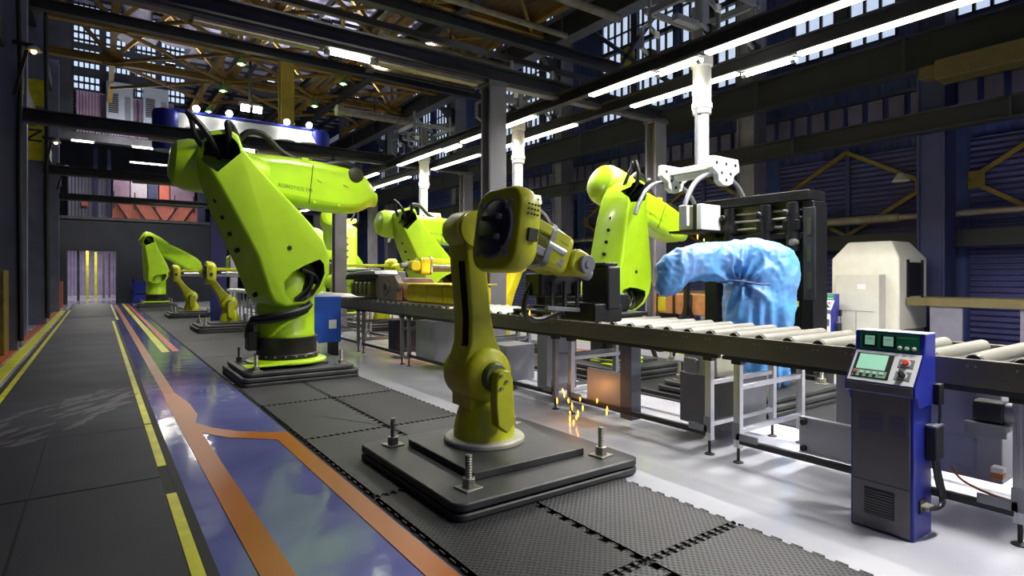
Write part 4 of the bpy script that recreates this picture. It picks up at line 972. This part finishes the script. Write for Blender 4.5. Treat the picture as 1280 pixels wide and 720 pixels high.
# ================================================================ roof
struct('ceiling', MB().box(4.02, 15.4, -6, 62, 13.2, 13.4).box(3.9, 4.02, -6, 62, 13.2, 15.8).box(-9, 4., -6, 62, 15.6, 15.8), ribmat('roof_sheet', (190,186,205), 'X', .8, .5))
pur = MB()
for x in range(-8, 15, 1): pur.box(x-.05,x+.05,-6,60,12.9 if x > 4 else 15.3,13.2 if x > 4 else 15.6)
struct('roof_purlin', pur, BEAMD)
pur = MB(); y = -4.
while y < 60: pur.box(-9,3.9,y-.04,y+.04,15.2,15.4).box(4.05,15,y-.035,y+.035,12.95,13.1); y += 1.2
struct('roof_batten', pur, BEAMD)
def truss(Y):
    g = MB()
    g.ibeam((-9,Y,10.2),(14.2,Y,10.2),.26,.3,.04)
    g.ibeam((-9,Y,12.7),(14.2,Y,12.7),.22,.22,.04)
    x = -7.5; up = True
    while x < 12.6:
        a, b = ((x,Y,10.3),(x+2,Y,12.6)) if up else ((x,Y,12.6),(x+2,Y,10.3))
        g.bar(a, b, .14, .14); x += 2; up = not up
    for x in (-3.5, .5, 4.5, 8.5, 12.5): g.bar((x,Y,10.3),(x,Y,12.6),.12,.12).box(x-.35,x+.35,Y-.03,Y+.03,10.0,10.6)
    struct('roof_truss', g, TRUSSY)
for j in range(7): truss(4.3+4*j)
for x in (4.1, 4.9, 8.2, 8.8, .5, 12.4): struct('beam_tie', MB().bar((x,-6,10.45),(x,35.9,10.45),.2,.22), TRUSSY)
# diagonal plan bracing in yellow
g = MB()
for j in range(7):
    y = 4.3+4*j
    for (a, b) in ((4.5,8.5),(8.5,12.5),(.5,4.5)):
        g.bar((a,y,10.15),(b,y+4,10.15),.1,.12).bar((b,y,10.15),(a,y+4,10.15),.1,.12)
struct('beam_wind_bracing', g, TRUSSY)
# planked yellow brown walkway under the roof near the middle
struct('ceiling_deck', MB().box(9.6,12.7,11.5,22,10.55,10.62), ribmat('deck_plank', (92,68,36), 'X', 3., .7))
# spot lamps at the truss nodes
GREENL = mat('lamp_green', (120,190,90), .5)
NODES = [(8.5,12.3),(8.5,16.3),(8.5,20.3),(8.5,24.3),(8.5,28.3),(4.5,24.3),(4.5,28.3),(4.5,32.3),(4.5,20.3),(8.5,32.3),(4.5,8.3),(4.5,4.3),(8.5,8.3),(8.5,4.3)]
for k, (x, y) in enumerate(NODES):
    r = thing('roof_lamp', 'small roof lamp at a yellow truss joint, %s row, %s from the front' % ('right' if x > 6 else 'left', ['first','second','third','fourth','fifth','sixth','seventh','eighth'][round((y-4.3)/4)]), 'lamp', (x,y,9.9), 'roof lamps at the truss joints')
    part('reflector', MB().lathe([(.03,.22),(.08,.2),(.15,.04),(.17,0),(.15,0),(.1,.05),(0,.1)], (x,y,9.72), n=18), GREENL, r)
    part('bulb', MB().ball((x,y,9.74),.07,6), LAMPW, r)
    for a in range(3): part('stay', MB().bar((x,y,9.92),(x+.5*math.cos(a*2.1+.4),y+.5*math.sin(a*2.1+.4),10.1),.03,.03), mat('stay_green', (96,150,60), .5), r)
struct('beam_crane_end', MB().box(13.1,13.6,.2,4.4,5.35,5.74).box(13.2,13.5,4.4,4.7,5.45,5.7), mat('crane_yellow', (74,64,26), .6, .1, .2), bevel=.02)
# pale ducts and pipes slung across under the roof
for k, (y, z, x0, x1, rr, lb) in enumerate(((12.2,9.2,5.5,12.6,.12,'pale tan pipe slung across under the roof, nearest'),(14.6,9.5,4.0,12.6,.09,'thin tan pipe under the roof behind the nearest one'),(17.8,9.3,7.5,12.6,.16,'thick tan pipe stub under the roof near the windows'),(20.5,9.2,8.0,12.6,.16,'second thick tan pipe stub under the roof near the windows'),(26.5,9.2,9.0,12.6,.18,'farthest tan pipe stub under the roof'),(11.0,9.6,2.0,9.4,.08,'thin dark pipe under the roof over the lime robot'))):
    r = thing('roof_pipe', lb, 'pipe', ((x0+x1)/2,y,z), 'pipes under the roof')
    part('pipe_run', MB().cyl((x0,y,z),(x1,y,z),rr,n=16), PIPE, r)
    part('pipe_end', MB().cyl((x0-.05,y,z),(x0+.25,y,z),rr*1.45,n=16), PIPE, r); part('pipe_hanger', MB().cyl(((x0+x1)/2,y,z),((x0+x1)/2,y,10.3),.03), BEAMD, r)
# bridge crane girders across the hall
for y, z in ((12.6,7.9),(20.4,9.0)): struct('beam_crane', MB().ibeam((-1.5,y,z),(13,y,z),.25,.3,.03), BEAMD)
struct('beam_crane', MB().box(-1.5,13,13.5,13.62,7.7,7.85), BEAMD)
hl = thing('roof_floodlight', 'twin square floodlight hanging under the roof beside the tall yellow column', 'lamp', (4.9,24.8,8.2))
for s in (0,1): part('lens', MB().obox((4.75+.45*s,24.8,8.2),(.32,.06,.26),Matrix.Rotation(.5,3,'X')), LAMPW, hl)
part('bracket', MB().box(4.5,5.4,24.85,24.95,8.3,8.45).box(4.9,5.0,24.85,24.95,8.4,10.2), BEAMD, hl)
struct('column_yellow', MB().ibeam((6.1,24.0,0),(6.1,24.0,10.2),.5,.45,.06), mat('column_olive', (150,130,30), .6, 0, .25, 2.))
# ================================================================ left side columns and services
for k, (y, w) in enumerate(((20.5,.35),(28.5,.35),(12.5,.3))):
    struct('column_left', MB().box(-2.1,-1.55,y-w/2,y+w/2,0,11), COLL, bevel=.008)
struct('beam_left', MB().box(-2.2,-1.6,-6,40,6.4,6.9).box(-2.2,-1.6,-6,40,9.6,10.1), BEAMD)
struct('wall_bay', MB().box(-2.9,-2.8,10,40,0,9.5), DARKW)
for k, (y, z, lb) in enumerate(((15.9,6.35,'small lit lamp on a dark arm on the nearest left column'),(23.9,5.9,'second small lit lamp with a shade on the left columns'),(31.9,6.3,'third tiny lit lamp on the left columns'))):
    r = thing('column_lamp', lb, 'lamp', (-1.3,y,z), 'lamps on the left columns')
    part('lamp_shade', MB().lathe([(.03,.1),(.08,.08),(.15,0),(.14,-.01),(0,.0)], (-1.1,y,z), n=16), RING, r)
    part('bulb', MB().ball((-1.1,y,z-.02),.05,6), emis('warm_bulb', (255,200,140), 9.), r)
    part('bracket', MB().bar((-1.1,y,z+.1),(-1.45,y,z+.12),.05,.08).bar((-1.2,y,z+.05),(-1.42,y,z-1.0),.06,.06), BLACK, r)
for k, (y, z0) in enumerate(((16.15,8),(24.15,9),(24.55,8.6))):
    solo('conduit', MB().tube([(-1.33,y-.0,0.2),(-1.36,y,4),(-1.33,y-.1,6),(-1.36,y-.25,z0),(-1.36,y-.25,11)], .05, 8), BLACK, ['thick black conduit running up the nearest left column','thick black conduit running up the second left column','thin black conduit beside the thick one on the second left column'][k], 'conduit')
sg = thing('column_sign', 'yellow painted sign with a dark letter high on the second left column', 'sign', (-1.5,24.1,6.8))
part('sign_plate', MB().box(-2.0,-1.42,24.14,24.165,5.3,7.9), LYEL, sg); part('grey_band', MB().box(-2.0,-1.42,24.135,24.14,6.75,7.05), COLG, sg)
text('letter', 'N', .62, (-1.7,24.13,6.1), (PI/2,PI/2,0), BLACK, sg)
solo('electrical_box', MB().box(-2.1,-1.5,15.2,15.9,.0,1.7), YELD, 'dull yellow locker at the foot of the nearest left column', 'locker', bevel=.02)
solo('kerb_plate', MB().box(-2.2,-1.38,17.0,17.3,0,.14), COLG, 'pale kerb at the foot of the left columns', 'kerb', bevel=.01)
# ================================================================ far end
FW = mat('far_wall', (58,60,70), .7, 0, .2, 1.)
w = MB().box(.9, 6.6, 40, 40.3, 0, 4.7).box(-3,-1.35,40,40.3,0,4.7).box(-1.35,.9,40,40.3,2.95,4.7)
struct('wall_far', w, FW); struct('trim_2', MB().box(-3,6.6,39.9,40.35,4.7,4.85), BEAMG); struct('trim_3', MB().box(.84,.9,39.96,40.34,0,2.95).box(-1.41,-1.35,39.96,40.34,0,2.95), BEAMG)
for k, (x, m, lb) in enumerate(((-1.0,COLG,'pale post in the far passage, leftmost'),(-.55,LYEL,'bright yellow post in the far passage'),(-.1,LYEL,'second yellow post in the far passage'),(.35,COLG,'grey post in the far passage'),(.7,PURP,'violet post in the far passage by the door edge'))):
    solo('passage_post', MB().box(x-.07,x+.07,46+1.5*k,46.2+1.5*k,0,3.2), m, lb, 'post')
struct('wall_passage', MB().box(1.2,1.3,40.4,61,0,4.5), ribmat('passage_sheet', (120,112,140), 'Y', .9, .8))
struct('wall_passage', MB().box(-2.2,-2.1,40.4,61,0,4.5), ribmat('passage_sheet', (120,112,140), 'Y', .9, .8))
struct('wall_passage', MB().box(-2.2,1.3,58,58.1,0,4.5), ribmat('passage_end', (168,156,190), 'X', 1.4, .8))
solo('fire_cabinet', MB().box(-1.75,-1.4,36.2,36.6,0,1.3), RED, 'small red brown cabinet at the left of the far passage', 'cabinet', bevel=.02)
bs = thing('blue_rack', 'small bright blue rack against the far dark wall', 'rack', (2.0,39.2,0))
part('rack_frame', MB().box(1.6,1.68,39,39.5,0,1.5).box(2.4,2.48,39,39.5,0,1.5).box(1.6,2.48,39,39.5,.6,.7).box(1.6,2.48,39,39.5,1.2,1.3), PBLUE, bs); part('bin', MB().box(1.7,2.38,39.05,39.5,.72,1.1).box(1.7,2.38,39.05,39.5,.1,.5), PBLUE, bs)
# red container deck with diagonal truss on top of the far wall
rd = thing('red_container', 'coral red ribbed container with dark diagonal braces above the far wall', 'container', (2.95,42.5,4.9))
part('container_side', MB().box(.7,5.2,42,44,4.9,6.1), ribmat('container_sheet', (214,128,112), 'X', 5., .7), rd)
br = MB()
for k in range(5): br.bar((.8+.9*k,41.95,6.1) if k < 3 else (1.5+.9*k,41.95,6.1),(1.5+.9*k,41.95,4.95) if k < 3 else (.8+.9*k,41.95,4.95),.1,.06)
part('diagonal_brace', br, BEAMD, rd); part('top_rail', MB().box(.7,5.2,41.9,42,6.05,6.2), BEAMD, rd); 
for k in range(5): part('rail_post', MB().box(.75+1.05*k,.82+1.05*k,41.9,41.96,5.6,6.6), BEAMD, rd)
for k, (x0, x1, m, lb) in enumerate(((.75,1.6,PURP,'violet grey crate stacked above the red container, left'),(1.65,2.5,mat('crate_pale', (190,180,196), .6, 0, .1),'pale crate above the red container, second from the left'),(2.55,3.1,WALLB,'blue grey crate above the red container, middle'),(3.15,3.7,RED,'orange red crate above the red container'),(3.75,5.1,PURP,'wide violet grey crate above the red container, right'))):
    b = thing('crate', lb, 'crate', ((x0+x1)/2,43,6.2)); part('crate_body', MB().box(x0,x1,42.5,43.6,6.2,7.5), m, b, bevel=.02); part('crate_lid', MB().box(x0-.02,x1+.02,42.47,43.6,7.42,7.52), BEAMD, b)
struct('wall_mezzanine', MB().box(-1.4,.6,42,42.2,4.85,7.8), ribmat('mezz_sheet', (140,136,160), 'X', 2., .6))
struct('column_mezzanine', MB().box(-.2,.0,41.8,42,4.85,9).box(.45,.65,41.8,42,4.85,9).box(5.2,5.6,41.6,42,0,9), BLUEC)
solo('orange_beacon', MB().box(-.75,-.45,41.7,41.9,5.6,5.9), RED, 'small orange box on the grey wall left of the red container', 'box')
# gable with glazing, violet panels and air units
gy = 36.6
struct('wall_gable', MB().box(-9,-1.0,gy,gy+.2,8.6,15.6).box(3.9,14,gy,gy+.2,12.2,15.6), DARKW)
struct('window_12', MB().box(-1.0,3.9,gy+.1,gy+.14,11.0,15.4), SKYB)
fr = MB()
for j in range(22): fr.box(-1.0+.223*j-.035,-1.0+.223*j+.035,gy-.03,gy+.05,11,15.4)
for j in range(13): fr.box(-1,3.9,gy-.03,gy+.05,11+.36*j-.05,11+.36*j+.05)
for z in (11.9,13.2,14.5): fr.box(-1,3.9,gy-.06,gy+.06,z-.16,z+.16)
for x in (.2,1.5,2.7): fr.box(x-.13,x+.13,gy-.05,gy+.06,11,15.4)
struct('window_frame', fr, DARKW)
struct('wall_gable_panel', MB().box(-.9,3.4,gy+.15,gy+.3,8.9,11.2), ribmat('violet_sheet', (176,146,176), 'X', 2.4, .6))
struct('beam_gable', MB().box(-3,14,gy-.2,gy+.3,8.4,8.8), BEAMG)
for k, x in enumerate((.35,1.95)):
    u = thing('air_unit', '%s pale air conditioning unit hanging under the far skylights' % ('left' if k == 0 else 'right'), 'air unit', (x+.55,gy-.5,9.6), 'air units at the far gable')
    part('casing', MB().box(x,x+1.15,gy-.6,gy+.0,9.5,11.5), mat('unit_casing', (164,172,186), .5, .1, .08), u, bevel=.03)
    gq = part('grille', MB().box(x+.1,x+.52,gy-.615,gy-.6,9.9,10.9), DARKST, u)
    for j in range(9): part('slat', MB().box(x+.1,x+.52,gy-.63,gy-.615,9.95+.11*j,10.0+.11*j), GREYMET, gq)
    part('side_panel', MB().box(x+.8,x+1.05,gy-.615,gy-.6,9.6,10.8), GREYMET, u); part('support', MB().box(x,x+1.15,gy-.55,gy-.1,9.2,9.5), BLACK, u)
for k, (x, y) in enumerate(((1.45,31.2),(3.0,30.4))):
    v = thing('roof_fan', '%s big round grey extractor fan housing under the roof at upper left' % ('left' if k == 0 else 'right'), 'fan', (x,y,12.6), 'extractor fans')
    part('fan_drum', MB().lathe([(0,0),(.75,0),(.85,.2),(.85,.5),(.6,.9),(.6,1.3),(.7,1.5),(.5,1.9),(0,2.9)], (x,y,12.2), n=28), mat('fan_grey', (150,146,152), .5, .3, .2), v)
    part('drum_ring', MB().lathe([(.85,.25),(.92,.28),(.92,.42),(.85,.45),(.85,.25)], (x,y,12.2), n=28), GREYMET, v)
# blue machine head with four bright lamps behind the big robot
bm_ = thing('blue_machine', 'wide white machine head with blue ends and four bright lamps behind the big lime robot', 'machine', (3.9,20.3,5.3))
part('head_front', MB().prism(rrect(1.75,6.15,5.45,6.5,.12), 'y', 20, 21), PANW, bm_, bevel=.06)
part('blue_band', MB().box(1.8,6.1,19.97,20.9,6.5,6.58), PBLUE, bm_, bevel=.03)
for x in (1.85,6.05): part('blue_end', MB().lathe([(0,0),(.36,0),(.4,.1),(.4,1.1),(.36,1.2),(0,1.22)], (x+(.14 if x > 3 else -.14),20.3,5.35), n=24), PBLUE, bm_)
part('lower_ledge', MB().box(1.9,6.0,19.7,20.4,5.1,5.3), GREYMET, bm_, bevel=.02)
for x in (2.42,3.33,5.05,5.77):
    l = part('spot_lamp', MB().ball((x,19.8,6.62),.10,6), emis('spot_bulb', (255,255,246), 30.), bm_); part('lamp_arm', MB().bar((x,19.85,6.6),(x,20.1,6.5),.04,.04), BLACK, l)
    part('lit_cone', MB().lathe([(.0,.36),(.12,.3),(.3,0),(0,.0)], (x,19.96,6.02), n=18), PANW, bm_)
    LAMPS.append((Vector((x,19.75,6.5)), None))
struct('column_blue', MB().box(3.05,3.4,21.2,21.6,0,5.2).box(3.0,3.45,21.1,21.2,0,5.2), mat('column_deep_blue', (26,30,96), .5))
struct('beam_blue', MB().bar((1.9,21,5.0),(3.4,21.3,4.0),.2,.25), mat('arm_blue', (30,70,190), .4))
ca = thing('electric_cabinet', 'bright blue electric cabinet on legs behind the big lime robot', 'cabinet', (3.75,11.75,.2))
part('cabinet_body', MB().box(3.35,3.95,11.4,12.0,.28,1.18), CABLUE, ca, bevel=.015); part('latch_plate', MB().box(3.7,3.85,11.385,11.4,.55,.72), WHITEP, ca)
for x in (3.42,3.88): part('leg', MB().box(x-.03,x+.03,11.45,11.95,.0,.28), DARKST, ca)
wt = thing('work_table', 'pale steel table with white top far behind beside the small yellow robots', 'table', (4.4,24,0))
part('table_top', MB().box(3.95,4.35,16.5,24,1.0,1.1), WHITEP, wt, bevel=.01)
for k in range(12): part('leg', MB().box(3.96,4.0,16.7+.62*k,16.76+.62*k,0,1.0), GREYMET, wt)
# ================================================================ light, sky, camera
def area(loc, sx, sy, e, col=(1,.97,.91), rot=(0,0,0), spread=PI):
    l = bpy.data.lights.new('lamp_light', 'AREA'); l.shape = 'RECTANGLE'; l.size = sx; l.size_y = sy; l.energy = e; l.color = col; l.spread = spread
    o = bpy.data.objects.new('lamp_light', l); C.objects.link(o); o.location = loc; o.rotation_euler = rot; return o
def spot(loc, tgt, e, ang=70, blend=.6, col=(1,.96,.88), rad=.15):
    l = bpy.data.lights.new('spot_light', 'SPOT'); l.energy = e; l.spot_size = math.radians(ang); l.spot_blend = blend; l.color = col; l.shadow_soft_size = rad
    o = bpy.data.objects.new('spot_light', l); C.objects.link(o); o.location = loc
    o.rotation_euler = (Vector(tgt)-Vector(loc)).to_track_quat('-Z','Y').to_euler(); return o
# under the overhead rails
for X in (7.1, 8.2):
    for k, (a, b) in enumerate(((-3,.8),(1.0,7.8),(9.,16.),(17.,24.),(25.,32.))):
        area((X,(a+b)/2,4.735), .12, b-a, (b-a)*([84,56,34,34,34][k]), spread=math.radians(150))
# tubes under the cross beams
for Y, e in ((.5,16), (8.5,65), (16.5,100), (24.5,100)): area((3.07,Y,4.81), .75, .1, e, spread=math.radians(160))
area((4.6,.5,4.81), .75, .1, 75, spread=math.radians(88))
area((6.32,.5,4.81), .75, .1, 150, spread=math.radians(130))
# roof lamps
for k, (x, y) in enumerate(NODES):
    e = 260 if x > 6 else (22 if y < 16 else 200)
    spot((x,y,9.66), (x,y,0), e, 84, .7)
    pl = bpy.data.lights.new('lamp_glow', 'POINT'); pl.energy = 26; pl.color = (.8,1,.55); pl.shadow_soft_size = .1
    po = bpy.data.objects.new('lamp_glow', pl); C.objects.link(po); po.location = (x,y,9.74)
spot((4.5,4.3,9.6), (1.75,9.3,2.4), 1500, 34, .6)  # extra aimed spot, added to brighten the big lime robot
spot((4.5,28.3,9.6), (2.6,34.,2.), 1600, 30, .6)  # another added spot, for the far lime robot by the back wall
spot((8.5,28.3,9.6), (6.2,33.6,2.2), 1300, 30, .6)  # added spot for the last lime robot of the second row
for (p, q) in LAMPS:
    if q is None: spot(p, p+Vector((0,.25,-1)), 40, 100, .5)
W = bpy.data.worlds.new('World'); bpy.context.scene.world = W; W.use_nodes = True
bg = W.node_tree.nodes['Background']; bg.inputs['Color'].default_value = (.35,.42,1.,1); bg.inputs['Strength'].default_value = .24
cam = bpy.data.cameras.new('camera'); co = bpy.data.objects.new('camera', cam); C.objects.link(co)
co.location = (0,0,CH); co.rotation_euler = (PI/2, 0, -CA)
cam.sensor_width = 36.; cam.lens = 36.*CF/1280.; cam.shift_y = -16/1280.; cam.clip_start = .05; cam.clip_end = 200
sc = bpy.context.scene; sc.camera = co
vs = sc.view_settings; vs.view_transform = 'Standard'; vs.look = 'None'; vs.exposure = 0.; vs.gamma = 1.; vs.use_curve_mapping = False

# tubes of the far hall ; the unseen passage pair is added to brighten it
for (x, y, z, w, e) in ((3.6,39.6,7.3,1.6,60),(-.6,35.4,8.15,1.0,90),(1.9,35.4,8.15,1.0,90),(-.3,47,4.0,1.5,150),(-.3,54,4.0,1.5,150),(2.5,41.2,8.3,2.,80)):
    tube_lamp((x-w/2,y,z),(x+w/2,y,z),'far fluorescent tube %s' % {7.3:'over the dark back wall, left of the lime robot arm',8.15:'below the %s air unit' % ('left' if x < 0 else 'right'),4.0:'added to brighten the far passage, %s' % ('nearer' if y < 50 else 'farther'),8.3:'above the red container'}[z],'far tubes')
    area((x,y,z-.07), w, .1, e)

# unseen up-lights added on the trusses to brighten the roof sheet
for k, (x, y) in enumerate([(x, y) for x in (2.5,6.5,10.5) for y in (12.3,20.3,28.3)]):
    u = thing('added_uplight', 'added upward fill lamp on a truss chord, %s of the hall' % ['left near','left middle','left far','middle near','middle','middle far','right near','right middle','right far'][k], 'lamp', (x,y,10.36), 'added up-lights on the trusses')
    part('lamp_box', MB().box(x-.2,x+.2,y-.12,y+.12,10.36,10.5), BEAMD, u, bevel=.01)
    part('lens', MB().box(x-.16,x+.16,y-.09,y+.09,10.5,10.51), LAMPW, u)
    area((x,y,10.53), .3, .2, 260, (.86,.86,1), (PI,0,0))

for x in (.9, 2.5):
    pl = bpy.data.lights.new('tube_glow', 'POINT'); pl.energy = 90; pl.shadow_soft_size = .1
    po = bpy.data.objects.new('tube_glow', pl); C.objects.link(po); po.location = (x, 34.6, 8.6)
for (p, e) in (((4.25,4.75,.35),2.2),((6.1,9.7,1.35),110)):
    pl = bpy.data.lights.new('spark_glow', 'POINT'); pl.energy = e; pl.color = (1,.42,.1); pl.shadow_soft_size = .05
    po = bpy.data.objects.new('spark_glow', pl); C.objects.link(po); po.location = p
